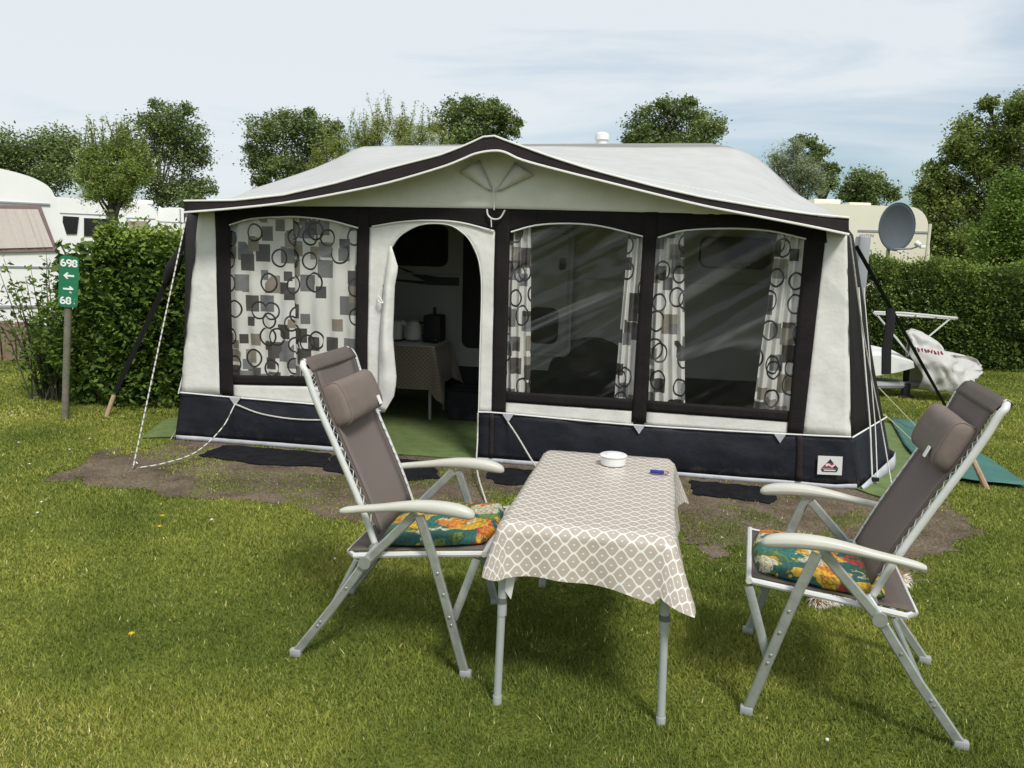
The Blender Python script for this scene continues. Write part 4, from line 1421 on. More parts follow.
# pegs
for lab, a, b, r_, mt in (('raw wooden peg stuck slanting in the grass before the left hedge', (105, 417), (114, 395), 0.022, M['peg_wood']),
                          ('wooden tent stake leaning out from under the green tarp', (989, 489), (973, 460), 0.022, M['peg_wood'])):
    A_ = np.array(on_z(*a)); B_ = np.array(on_y(*b, A_[1] + 0.08))
    o = MB().tube([(0, 0, -0.03), B_ - A_], [r_, r_ * 0.9], 8).build('wooden_peg', mt)
    o.location = tuple(A_)
    tag(o, lab, 'peg')
for lab, (x, y) in (('small steel peg holding the left guy ropes in the soil', (133, 469)), ('small steel peg by the corner of the side wall', (893, 494))):
    A_ = np.array(on_z(x, y))
    o = MB().tube([(0, 0, -0.04), (0.01, 0, 0.04), (0.025, 0, 0.05), (0.035, 0, 0.04)], 0.005, 6).build('tent_peg', M['rivet'])
    o.location = tuple(A_)
    tag(o, lab, 'peg')

# teal tarpaulin lying on the grass right of the awning
q = [on_z(889, 421), on_z(912, 423), on_z(940, 430), on_z(1030, 490), on_z(985, 486), on_z(930, 478), on_z(905, 450)]
E = resample([np.array(p) for p in q] + [q[0]], 60)[:-1]
c = E.mean(0)
G = []
for t in np.linspace(0.0, 1, 10):
    G.append([(p * t + c * (1 - t)) - c + np.array([0, 0, 0.02 + 0.03 * (1 + mnoise.noise(Vector(((p * t + c * (1 - t)) * 3.1)))) * (1 - 0.6 * t)]) for p in list(E) + [E[0]]])
o = MB().grid(G).build('tarpaulin', M['tarp'], solid=0.004, angle=80)
o.location = tuple(c)
tag(o, 'teal green tarpaulin spread on the grass at the right of the awning', 'tarpaulin')

# ------------------------------------------------------------------ reclining garden chairs
W2 = 0.33   # half width over the frame


def make_chair(name, label, loc, rz, off):
    """local x = forward (0 at the rear feet), y = sideways, z = up"""
    t = thing(name, label, 'chair', loc, rz, 'grey reclining garden chairs')
    back = [(0.315, 0.455), (0.262, 0.60), (0.212, 0.72), (0.155, 0.85), (0.108, 0.955), (0.072, 1.045), (0.052, 1.105), (0.028, 1.140)]
    back = [(a + off * (b - 0.455) / 0.6, b) for a, b in back]
    backc = [(p[0], p[1]) for p in catmull([(a, b, 0) for a, b in back], 4)]
    for s in (-1, 1):
        y = s * (W2 - 0.035)
        # rear leg: from under the armrest front, through the hinge, down to the rear foot
        lg = MB().bar([(0.480, y, 0.610), (0.29, y, 0.408), (0.157, y, 0.212), (0.012, y, 0.02)], 0.034, 0.020, (1, 0, 0.9)).build('leg', M['alu'], t)
        MB().box((0.008, y, 0.016), (0.046, 0.028, 0.032), bev=0.006).build('foot_cap', M['grey_plastic'], lg)
        rv = MB()
        for (x, z) in ((0.10, 0.138), (0.112, 0.155), (0.215, 0.30)):
            rv.lathe([(0.006, 0), (0.005, 0.003), (0.0, 0.004)], (x, y + s * 0.0105, z), 8, Matrix.Rotation(R(-90 * s), 3, 'X'))
        rv.build('rivet', M['rivet'], lg)
        y2 = s * (W2 - 0.012)
        lg = MB().bar([(0.500, y2, 0.610), (0.553, y2, 0.455), (0.593, y2, 0.32), (0.678, y2, 0.02)], 0.034, 0.020, (1, 0, 0.3)).build('leg', M['alu'], t)
        MB().box((0.682, y2, 0.016), (0.044, 0.028, 0.032), bev=0.006).build('foot_cap', M['grey_plastic'], lg)
        rv = MB()
        for (x, z) in ((0.572, 0.40), (0.596, 0.32), (0.618, 0.235), (0.626, 0.205)):
            rv.lathe([(0.006, 0), (0.005, 0.003), (0.0, 0.004)], (x, y2 + s * 0.0105, z), 8, Matrix.Rotation(R(-90 * s), 3, 'X'))
        rv.build('rivet', M['rivet'], lg)
        # back tube, armrest, hinge, stay
        MB().tube([(a, s * (W2 - 0.075), b) for a, b in backc[:-2]] + [(backc[-1][0] + 0.010, s * (W2 - 0.082), backc[-1][1] - 0.012), (backc[-1][0], s * (W2 - 0.11), backc[-1][1])], 0.0125, 10).build('back_frame', M['alu_white'], t)
        # curved cream armrest: fat rounded front, thin waisted rear
        pr = [(0.205, 0.606, 0.008, 0.012), (0.228, 0.610, 0.013, 0.018), (0.28, 0.619, 0.013, 0.020), (0.36, 0.630, 0.014, 0.022), (0.44, 0.641, 0.018, 0.025), (0.52, 0.647, 0.022, 0.029),
              (0.60, 0.645, 0.024, 0.031), (0.66, 0.638, 0.023, 0.029), (0.695, 0.630, 0.017, 0.022), (0.708, 0.626, 0.006, 0.010)]
        rows = []
        for (x, z, hh, hw) in np.array(catmull([np.array(p) for p in pr], 3)):
            row = []
            x += off * 0.75
            for k in range(14):
                th = 2 * math.pi * k / 14
                cc, ss = math.cos(th), math.sin(th)
                row.append((x, s * (W2 - 0.012) + hw * math.copysign(abs(cc) ** 0.7, cc), z + hh * math.copysign(abs(ss) ** 0.75, ss)))
            rows.append(row + row[:1])
        mbx = MB().grid(rows)
        MB().grid([[r[k] for k in range(14)] for r in rows] if False else rows).build('armrest', M['arm_plastic'], t, angle=60)
        MB().tube([(0.29, y + s * 0.010, 0.41), (0.29, y + s * 0.022, 0.41)], 0.024, 14).tube([(0.318, y - s * 0.03, 0.455), (0.318, y - s * 0.012, 0.455)], 0.022, 14).bar([(0.275, y + s * 0.0155, 0.39), (0.335, y - s * 0.018, 0.468)], 0.034, 0.012, (1, 0, -0.8)).build('hinge', M['alu'], t)
        MB().bar([(0.705, s * (W2 - 0.065), 0.445), (0.628, s * (W2 - 0.036), 0.215)], 0.030, 0.012, (1, 0, -0.3)).build('stay', M['alu'], t)
        MB().tube([(0.245, y - s * 0.02, 0.405), (0.13, y - s * 0.024, 0.175)], 0.010, 8).build('stay', M['alu'], t)
        # bungee lacing between the fabric and the tube
        lc = []
        for k in range(44):
            f = k / 43 * (len(backc) - 6) + 2
            i = int(f); fr_ = f - i
            px = backc[i][0] * (1 - fr_) + backc[i + 1][0] * fr_
            pz = backc[i][1] * (1 - fr_) + backc[i + 1][1] * fr_
            lc.append((px + 0.012, s * (W2 - (0.082 if k % 2 else 0.108)), pz))
        MB().tube(lc, 0.002, 4).build('lacing', M['alu_white'], t)
    # seat frame: a loop of pale tube
    sy = W2 - 0.06
    sx_ = (off + 0.005) * 0.8
    MB().tube([(a_ + sx_, b_, c_) for a_, b_, c_ in [(0.73, sy, 0.468), (0.45, sy, 0.442), (0.235, sy, 0.418), (0.203, sy - 0.035, 0.418), (0.203, -sy + 0.035, 0.418), (0.235, -sy, 0.418), (0.45, -sy, 0.442), (0.73, -sy, 0.468)]], 0.0115, 8).build('seat_frame', M['alu_white'], t)
    MB().tube([(0.735 + sx_, -sy - 0.012, 0.470), (0.735 + sx_, sy + 0.012, 0.470)], 0.0115, 8).build('front_rail', M['alu_white'], t)
    MB().tube([(0.155, -W2 + .03, 0.21), (0.155, W2 - .03, 0.21)], 0.009, 8).build('cross_tube', M['alu'], t)
    # slung seat fabric
    G = []
    for x in np.linspace(0.205, 0.728, 12):
        f = (x - 0.205) / 0.523
        G.append([(x + sx_, yy, 0.421 + 0.048 * f + 0.008 - 0.018 * math.sin(math.pi * f) * (1 - (yy / 0.255) ** 2)) for yy in np.linspace(-0.252, 0.252, 11)])
    MB().grid(G).build('seat', M['mesh_edge'], t, solid=0.004, angle=80)
    # back fabric: woven mesh with a darker hem and a turned-over top
    def fab(y0, y1, dx, i0, i1, ny=9):
        G = []
        for i in range(i0, i1):
            a, b = backc[i]
            sag = -0.016 * math.sin(math.pi * (i / len(backc)))
            G.append([(a + dx + sag * (1 - (yy / 0.222) ** 2), yy, b) for yy in np.linspace(y0, y1, ny)])
        return MB().grid(G)
    fab(-0.195, 0.195, 0.014, 1, len(backc) - 2).build('backrest', M['mesh_fabric'], t, solid=0.004, angle=80)
    for s in (-1, 1):
        fab(s * 0.195, s * 0.222, 0.013, 1, len(backc) - 1, 3).build('edge_band', M['mesh_edge'], t, solid=0.006, angle=80)
    G = []
    n_ = len(backc)
    for i in range(n_ - 5, n_):
        G.append([(backc[i][0] + 0.016, yy, backc[i][1]) for yy in np.linspace(-0.235, 0.235, 9)])
    G.append([(backc[-1][0] + 0.0, yy, backc[-1][1] + 0.009) for yy in np.linspace(-0.235, 0.235, 9)])
    G.append([(backc[-1][0] - 0.016, yy, backc[-1][1] - 0.004) for yy in np.linspace(-0.235, 0.235, 9)])
    G.append([(backc[-5][0] - 0.016, yy, backc[-5][1]) for yy in np.linspace(-0.235, 0.235, 9)])
    MB().grid(G).build('top_band', M['mesh_edge'], t, solid=0.004, angle=60)
    # headrest: stuffed roll held by an elastic strap
    rows = []
    prof_e = [(0.0, 0.02), (0.0, 0.55), (0.003, 0.80), (0.010, 0.92), (0.020, 0.98), (0.035, 1.0)]
    hwid = 0.20
    stn = [(-hwid + a_, e_) for a_, e_ in prof_e] + [(q_, 1.0) for q_ in np.linspace(-hwid + 0.06, hwid - 0.06, 9)] + [(hwid - a_, e_) for a_, e_ in prof_e[::-1]]
    for (yy, e) in stn:
        row = []
        for m_ in range(28):
            th = 2 * math.pi * m_ / 28
            cc, ss = math.cos(th), math.sin(th)
            pu = 0.050 * e * math.copysign(abs(cc) ** 0.62, cc) * (1 + 0.05 * mnoise.noise(Vector((yy * 8, m_ * 0.4, 1))))
            pw = 0.086 * e * math.copysign(abs(ss) ** 0.62, ss) * (1 + 0.03 * mnoise.noise(Vector((yy * 8, m_ * 0.4, 7))))
            x = 0.137 + off * 0.95 + pu * 0.92 - pw * 0.40
            z = 0.972 + pw * 0.92 + pu * 0.40
            row.append((x, yy, z))
        rows.append(row + row[:1])
    hd = MB().grid(rows).build('headrest', M['pillow'], t, angle=70)
    MB().tube([r[0] for r in rows[2:3]] + [], 0.001, 4) if False else None
    for kk in (4, len(rows) - 5):
        MB().tube([(p[0], p[1], p[2]) for p in rows[kk]], 0.0035, 5, cap=False).build('seam_piping', M['pillow'], hd)
    tg = MB().box((0.205 + off * 0.80, 0.130, 0.945), (0.005, 0.024, 0.038), Matrix.Rotation(R(-23), 3, 'Y')).build('care_tag', M['letter'], hd, smooth=False)
    return t


def set_chair(t, x0, y0, ang):
    t.location = (x0, y0, 0)
    t.rotation_euler = (0, 0, ang)


LCH = make_chair('reclining_chair', 'left taupe reclining chair facing the table, in front of the doorway', (0, 0, 0), 0, -0.005)
RCH = make_chair('reclining_chair', 'right taupe reclining chair facing left, in front of the green tarp', (0, 0, 0), 0, -0.042)


def place(t, nf, nr, ff, rf):
    P = [on_z(*p)[:2] for p in (nf, nr, ff, rf)]
    d = (P[0] - P[1]) + (P[2] - P[3])
    d /= np.linalg.norm(d)
    mid = (P[1] + P[3]) / 2 * 0.5 + ((P[0] + P[2]) / 2 - d * 0.68) * 0.5
    t.location = (mid[0], mid[1], 0)
    t.rotation_euler = (0, 0, math.atan2(d[1], d[0]))


place(LCH, (463, 679), (294, 657), (494, 604), (351, 593))
place(RCH, (749, 716), (961, 754), (749, 633), (925, 660))


def cushion(label, chair, mat, xo):
    """tufted square seat pad"""
    n = 29
    G1, G2 = [], []
    for i in range(n):
        r1, r2 = [], []
        for j in range(n):
            a, b = i / (n - 1) * 2 - 1, j / (n - 1) * 2 - 1
            # rounded square outline
            x, y = a * math.sqrt(1 - 0.18 * b * b), b * math.sqrt(1 - 0.18 * a * a)
            edge = min(1.0, (1 - max(abs(a), abs(b))) / 0.20)
            h = 0.030 * math.sqrt(max(0, 1 - (1 - edge) ** 2))
            tuft = sum(0.016 * math.exp(-((a - p) ** 2 + (b - q) ** 2) / 0.02) for p in (-0.36, 0.36) for q in (-0.36, 0.36))
            h2 = max(0, h - tuft + 0.004 * mnoise.noise(Vector((a * 3, b * 3, xo))))
            bx, bz = 0.520 + (-0.05 if xo else 0.0) + x * 0.225, 0.0
            zz = 0.450 + 0.028 * (bx - 0.42) / 0.3
            r1.append((bx, y * 0.235, zz + h2 * 1.0 + 0.012))
            r2.append((bx, y * 0.235, zz - h * 0.5 + 0.012))
        G1.append(r1); G2.append(r2)
    mb = MB().grid(G1).grid(G2)
    o = mb.build('seat_cushion', mat, None, angle=70)
    bm = bmesh.new(); bm.from_mesh(o.data)
    bmesh.ops.remove_doubles(bm, verts=bm.verts, dist=0.0008)
    bmesh.ops.recalc_face_normals(bm, faces=bm.faces)
    bm.to_mesh(o.data); bm.free()
    o.location = chair.location
    o.rotation_euler = chair.rotation_euler
    return tag(o, label, 'cushion', 'floral seat cushions')


cushion('floral seat cushion with orange and yellow blooms on the left chair', LCH, M['floral'], 0)
cushion('floral seat cushion mostly teal and green on the right chair', RCH, M['floral_b'], 5)

# ------------------------------------------------------------------ table in the middle
TZ = 0.66
TC = np.array([0.352, 3.048, 0]); TR = R(-10.7)
tb = thing('camping_table', 'grey four-legged camping table between the two chairs', 'table', TC, TR)
hw, hl = 0.285, 0.540
MB().box((0, 0, TZ - 0.014), (2 * hw - 0.03, 2 * hl - 0.03, 0.024), bev=0.006).build('table_top', M['table_board'], tb)
for (x, y) in ((-1, -1), (1, -1), (-1, 1), (1, 1)):
    lx, ly = x * (hw - 0.015), y * (hl - 0.025)
    up_ = MB().tube([(lx, ly, TZ - 0.027), (lx + x * .004, ly, 0.33)], 0.0165, 12)
    lg = up_.build('leg', M['table_grey'], tb)
    MB().tube([(lx + x * .004, ly, 0.40), (lx + x * .012, ly, 0.03), (lx + x * .012, ly, 0.006)], [0.0140, 0.0140, 0.0140], 12).build('leg_extension', M['table_grey'], lg)
    MB().tube([(lx + x * .004, ly, 0.395), (lx + x * .004, ly, 0.375)], 0.0185, 12).build('collar', M['collar'], lg)
    MB().tube([(lx + x * .012, ly, 0.0), (lx + x * .012, ly, 0.03)], 0.0165, 12).build('foot_cap', M['table_grey'], lg)
    # folding stay inside the frame
    MB().tube([(lx - x * 0.03, ly - y * 0.045, TZ - 0.03), (lx - x * 0.028, ly - y * 0.045, 0.44)], 0.011, 8).build('stay', M['table_grey'], tb)
for x in (-1, 1):
    MB().box((x * (hw - 0.015), 0, TZ - 0.042), (0.02, 2 * hl - 0.10, 0.03)).build('apron', M['table_grey'], tb, smooth=False)


def outdoor_cloth():
    n = 30
    hw2, hl2 = hw + 0.004, hl + 0.004
    zt = TZ + 0.002
    # hang at each side: front, right, back, left and the four corners' extra
    front, rightd, backd, leftd = 0.150, 0.155, 0.13, 0.09
    rad = 0.035
    path = []
    for ci, (cx, cy, a0) in enumerate(((hw2 - rad, -hl2 + rad, -90), (hw2 - rad, hl2 - rad, 0), (-hw2 + rad, hl2 - rad, 90), (-hw2 + rad, -hl2 + rad, 180))):
        for k in range(13):
            th = R(a0 + 7.5 * k)
            path.append((cx + rad * math.cos(th), cy + rad * math.sin(th), math.cos(th), math.sin(th), 1 - abs(k - 6) / 6, ci))
        # along the straight side to the next corner
        nx, ny = math.cos(R(a0 + 90)), math.sin(R(a0 + 90))
        nxt = ((hw2 - rad, hl2 - rad), (-hw2 + rad, hl2 - rad), (-hw2 + rad, -hl2 + rad), (hw2 - rad, -hl2 + rad))[ci]
        for k in range(1, 24):
            t_ = k / 24
            path.append(((cx + nx * rad) * (1 - t_) + (nxt[0] + nx * rad) * t_, (cy + ny * rad) * (1 - t_) + (nxt[1] + ny * rad) * t_, nx, ny, -t_, ci))
    extra = (0.075, 0.09, 0.07, 0.055)     # front right, back right, back left, front left
    flare = (0.5, 0.5, 0.4, 0.34)
    G, UV = [], []
    for (x, y, nx, ny, c, ci) in path:
        wts = [max(0, -ny) ** 2, max(0, nx) ** 2, max(0, ny) ** 2, max(0, -nx) ** 2]
        s = sum(wts)
        drop = sum(w_ * d_ for w_, d_ in zip(wts, (front, rightd, backd, leftd))) / s
        cw = 0.0
        if c >= 0:
            cw = 0.35 + 0.65 * c; ex, fl = extra[ci], flare[ci]
            tt = 0.0
        else:
            tt = -c
            ex0, ex1 = extra[ci], extra[(ci + 1) % 4]
            f0, f1 = flare[ci], flare[(ci + 1) % 4]
            e0, e1 = max(0, 1 - tt / 0.30), max(0, 1 - (1 - tt) / 0.30)
            cw = 0.35 * max(e0, e1) ** 1.6
            ex, fl = (ex0, f0) if e0 > e1 else (ex1, f1)
            if ci == 3:      # front side: the hem sinks towards the right
                drop += 0.035 * tt
        d_tot = drop + ex * cw
        col, cuv = [], []
        for j in range(12):
            t_ = j / 11
            if j == 0:
                col.append((x - nx * 0.012, y - ny * 0.012, zt + 0.0025)); cuv.append((x - nx * .012, y - ny * .012)); continue
            d = d_tot * t_
            out = 0.004 + 0.14 * d + fl * cw * d * 0.75 + 0.010 * t_ * math.sin(tt * 14 + ci)
            col.append((x + nx * out, y + ny * out, zt - d * math.sqrt(max(0.2, 1 - (fl * cw * 0.5) ** 2))))
            cuv.append((x + nx * d, y + ny * d))
        G.append(col); UV.append(cuv)
    mb = MB().grid(G, UV, close_u=True)
    # the top, gently uneven, as a grid that meets the rim
    ring = [g_[0] for g_ in G]
    cen = (0, 0, zt + 0.0025)
    rows = []
    ruv = []
    for t_ in np.linspace(1, 0.0, 12):
        rows.append([(p[0] * t_, p[1] * t_, zt + 0.0025 + 0.0012 * mnoise.noise(Vector((p[0] * t_ * 9, p[1] * t_ * 9, 2))) * (1 - t_)) for p in ring])
        ruv.append([(p[0] * t_, p[1] * t_) for p in ring])
    rows = [r + r[:1] for r in rows]; ruv = [r + r[:1] for r in ruv]
    mb.grid(rows, ruv)
    o = mb.build('tablecloth', M['ogee'], None, angle=60)
    bm = bmesh.new(); bm.from_mesh(o.data)
    bmesh.ops.remove_doubles(bm, verts=bm.verts, dist=0.0004)
    bmesh.ops.recalc_face_normals(bm, faces=bm.faces)
    up_f = sum(f.normal.z * f.calc_area() for f in bm.faces)
    if up_f < 0:
        bmesh.ops.reverse_faces(bm, faces=bm.faces)
    bm.to_mesh(o.data); bm.free()
    o.location = tuple(TC); o.rotation_euler = (0, 0, TR)
    tag(o, 'taupe and white oval-patterned tablecloth on the table outdoors', 'tablecloth')
    A_, B_, T_ = np.array((-hw2 - 0.050, -hl2 + 0.02, zt - 0.165)), np.array((-hw2 + 0.075, -hl2 + 0.012, zt - 0.10)), np.array((-hw2 + 0.050, -hl2 + 0.004, zt - 0.262))
    D_ = np.array((-hw2 - 0.02, -hl2 + 0.012, zt - 0.08))
    rows = []
    for i in range(8):
        t_ = i / 7
        e0 = D_ * (1 - t_) + A_ * t_
        e1 = B_ * (1 - t_) + T_ * t_
        rows.append([e0 * (1 - q_) + e1 * q_ + np.array([0, 0.012 * math.sin(math.pi * q_), 0]) for q_ in np.linspace(0, 1, 6)])
    MB().grid(rows).build('turned_corner', M['white_pot'], o, angle=80)


outdoor_cloth()

p = on_z(613, 465, TZ + 0.004)
at_ = thing('ashtray', 'round white lidded ashtray on the patterned outdoor table', 'ashtray', (p[0], p[1], TZ + 0.0065))
MB().lathe([(0.050, 0), (0.054, 0.004), (0.056, 0.035), (0.053, 0.037), (0.045, 0.036)], (0, 0, 0), 32).build('bowl', M['white_pot'], at_)
MB().lathe([(0.058, 0.0375), (0.060, 0.043), (0.054, 0.047), (0.034, 0.045), (0.030, 0.052), (0.012, 0.055)], (0, 0, 0), 32).build('lid', M['white_pot'], at_)
p = on_z(659, 473.5, TZ + 0.01)
lt = thing('lighter', 'small blue lighter lying on the tablecloth right of the ashtray', 'lighter', (p[0], p[1], TZ + 0.0165), R(-14))
MB().box((-0.008, 0, 0), (0.058, 0.023, 0.012), bev=0.004).build('tank', M['blue'], lt)
MB().box((0.030, 0, 0), (0.012, 0.020, 0.011), bev=0.003).build('cap', M['rivet'], lt)
MB().box((0.0375, 0, 0.002), (0.006, 0.014, 0.010), bev=0.002).build('button', M['orange_red'], lt)

# ------------------------------------------------------------------ small dog lying behind the right chair
d0, d1 = on_z(810, 605), on_z(907, 597)
dvec = (d1 - d0)[:2]; dl = np.linalg.norm(dvec); da = math.atan2(dvec[1], dvec[0])
DG = thing('dog', 'small tan and white shaggy dog lying behind the right chair', 'dog', (d0[0], d0[1] + 0.05, 0), da)
DG.scale = (1.0, 1.0, 1.2)


def skin_body(name, joints, edges, radii, mat, parent, sub=2):
    me = bpy.data.meshes.new(name)
    me.from_pydata(joints, edges, [])
    o = bpy.data.objects.new(name, me)
    C.objects.link(o)
    sk = o.modifiers.new('skin', 'SKIN')
    sb = o.modifiers.new('sub', 'SUBSURF'); sb.levels = sub; sb.render_levels = sub
    for i, r_ in enumerate(radii):
        v = me.skin_vertices[0].data[i]
        v.radius = (r_, r_) if isinstance(r_, (int, float)) else r_
        v.use_root = (i == 0)
    dg = bpy.context.evaluated_depsgraph_get()
    me2 = bpy.data.meshes.new_from_object(o.evaluated_get(dg))
    bpy.data.objects.remove(o)
    me2.name = name
    for p_ in me2.polygons: p_.use_smooth = True
    me2.materials.append(mat)
    o2 = bpy.data.objects.new(name, me2)
    C.objects.link(o2)
    o2.parent = parent
    return o2


J = [(0.36, 0, 0.105), (0.22, 0, 0.115), (0.10, 0, 0.12), (0.02, 0.02, 0.17), (-0.03, 0.03, 0.21), (-0.10, 0.035, 0.19),
     (0.10, -0.07, 0.05), (-0.02, -0.085, 0.025), (0.10, 0.07, 0.05), (-0.02, 0.085, 0.025),
     (0.38, -0.09, 0.06), (0.28, -0.12, 0.03), (0.38, 0.09, 0.06), (0.28, 0.12, 0.03), (0.46, 0.0, 0.08), (0.53, -0.02, 0.05)]
Ed = [(0, 1), (1, 2), (2, 3), (3, 4), (4, 5), (2, 6), (6, 7), (2, 8), (8, 9), (0, 10), (10, 11), (0, 12), (12, 13), (0, 14), (14, 15)]
Rd = [0.085, 0.088, 0.085, 0.055, 0.058, 0.026, 0.034, 0.022, 0.034, 0.022, 0.045, 0.024, 0.045, 0.024, 0.024, 0.015]
body = skin_body('body', J, Ed, Rd, M['fur_tan'], DG)
rs = np.random.RandomState(8)
me = body.data
fc = np.array([p_.center[:] for p_ in me.polygons]); fn = np.array([p_.normal[:] for p_ in me.polygons])
fa_ = np.array([p_.area for p_ in me.polygons])
idx = rs.choice(len(fc), 15000, p=fa_ / fa_.sum())
P = fc[idx] + rs.normal(0, 0.006, (len(idx), 3)); Nn = fn[idx]
dirn = Nn * 0.7 + np.array([0.5, 0, -0.55]) + 0.3 * rs.normal(size=Nn.shape)
dirn /= np.linalg.norm(dirn, axis=1, keepdims=True)
Lh = rs.uniform(0.018, 0.042, (len(P), 1))
sd_ = np.cross(dirn, rand_dirs(rs, len(P))); sd_ /= np.linalg.norm(sd_, axis=1, keepdims=True)
V = np.empty((len(P), 3, 3))
V[:, 0] = P - sd_ * 0.0013; V[:, 1] = P + sd_ * 0.0013; V[:, 2] = P + dirn * Lh
V[:, :, 2] = np.maximum(V[:, :, 2], 0.002)
white = (P[:, 2] < 0.085) | (P[:, 0] < 0.03)
rr = np.where(white, rs.uniform(0.6, 1.0, len(P)), rs.uniform(0.05, 0.5, len(P)))
np_mesh('fur', V.reshape(-1, 3), np.arange(len(P) * 3).reshape(-1, 3), rr, M['fur'], DG)
for s in (-1, 1):
    MB().lathe([(0.0, 0), (0.008, 0.002), (0.006, 0.006), (0, 0.008)], (-0.095, 0.035 + s * 0.028, 0.215), 8, Matrix.Rotation(R(-70), 3, 'Y')).build('eye', M['rubber'], DG)
    MB().tube([(-0.015, 0.03 + s * 0.048, 0.25), (-0.01, 0.03 + s * 0.066, 0.225), (-0.012, 0.03 + s * 0.070, 0.185)], [0.018, 0.022, 0.006], 8, sy=0.4, smooth=3).build('ear', M['fur_tan'], DG)
MB().lathe([(0.0, 0), (0.011, 0.004), (0.009, 0.010), (0, 0.012)], (-0.122, 0.036, 0.195), 8, Matrix.Rotation(R(-90), 3, 'Y')).build('nose', M['rubber'], DG)

# ------------------------------------------------------------------ pitch sign
sp0 = on_z(65, 418)
SG = thing('pitch_sign', 'green pitch number sign on a thin post before the left hedge', 'sign', sp0, R(24))
MB().tube([(0, 0, -0.05), (0, 0, 1.34)], 0.030, 12).build('post', M['post'], SG)
SG.rotation_euler = (0, R(4.5), R(24))
pz0, pz1 = 1.0, 1.445
pts = []
wP, rP = 0.076, 0.032
for cx, cz, s in ((wP - rP, pz1 - rP, 0), (-wP + rP, pz1 - rP, 1), (-wP + rP, pz0 + rP, 2), (wP - rP, pz0 + rP, 3)):
    for k in range(6):
        th = (s + k / 5) * math.pi / 2
        pts.append((cx + rP * math.cos(th), cz + rP * math.sin(th)))
pl_ = MB().prism(pts, -0.042, -0.034, lambda x, z, y: (x, y, z)).build('plate', M['sign_green'], SG, smooth=False)


def numerals(chars, cx, cz, h, parent):
    """condensed rounded numerals drawn with one flat stroke each"""
    w_ = h * 0.30
    step = h * 0.80
    for i, ch in enumerate(chars):
        x0_ = cx + (i - (len(chars) - 1) / 2) * step
        el = lambda rx, rz, zc, a0=0, a1=360, n=22: [(x0_ + rx * math.cos(R(t_)), -0.0435, cz + zc + rz * math.sin(R(t_))) for t_ in np.linspace(a0, a1, n)]
        mb = MB()
        st = dict(r=0.0088, seg=8, sy=0.35, upref=(0, 0, 1))
        def stroke(P):
            # flat ribbon with thickness, laid on the plate
            P = [np.array(p_) for p_ in P]
            L_, R_ = [], []
            for k in range(len(P)):
                T = P[min(k + 1, len(P) - 1)] - P[max(k - 1, 0)]
                T /= np.linalg.norm(T) + 1e-9
                nn = np.array([-T[2], 0, T[0]]) * 0.0068
                L_.append(P[k] + nn); R_.append(P[k] - nn)
            out_ = [L_, R_, [q_ + np.array([0, -0.002, 0]) for q_ in R_], [q_ + np.array([0, -0.002, 0]) for q_ in L_]]
            mb.grid(out_, close_u=True)
        if ch == '6':
            stroke(el(w_, h * 0.27, -h * 0.22)); stroke(el(w_ * 1.0, h * 0.60, -h * 0.12, 180, 75, 12))
        elif ch == '9':
            stroke(el(w_, h * 0.27, h * 0.22)); stroke(el(w_ * 1.0, h * 0.60, h * 0.12, 0, -105, 12))
        elif ch == '8':
            stroke(el(w_, h * 0.25, -h * 0.24)); stroke(el(w_ * 0.9, h * 0.23, h * 0.25))
        mb.build('numeral', M['letter'], parent, smooth=False)


numerals('698', 0.0, 1.385, 0.054, pl_)
numerals('68', -0.018, 1.058, 0.054, pl_)
ar = lambda f: [(x * f, z) for x, z in ((-0.042, 0), (-0.012, 0.030), (0.000, 0.025), (-0.016, 0.008), (0.042, 0.008), (0.042, -0.008), (-0.016, -0.008), (0.000, -0.025), (-0.012, -0.030))]
for f, z0, worn in ((1, 1.275, False), (-1, 1.160, True)):
    o_ = ar(f)
    if worn:
        o_ = [(0.042, 0), (0.014, 0.026), (0.004, 0.020), (0.014, 0.008), (-0.042, 0.007), (-0.040, -0.007), (0.018, -0.008), (0.036, -0.006)]
    MB().prism([(x, z + z0) for x, z in o_], -0.0455, -0.0425, lambda x, z, y: (x, y, z)).build('arrow', M['letter'], pl_, smooth=False)
wf = MB()
for (x, z, s) in ((0.018, 1.130, 0.018), (0.050, 1.034, 0.010), (0.052, 1.072, 0.006), (0.046, 1.050, 0.005)):
    wf.box((x, -0.044, z), (s, 0.003, s * 0.5), Matrix.Rotation(R(30), 3, 'Y'))
wf.build('worn_flake', M['letter'], pl_, smooth=False)

# ------------------------------------------------------------------ hedges


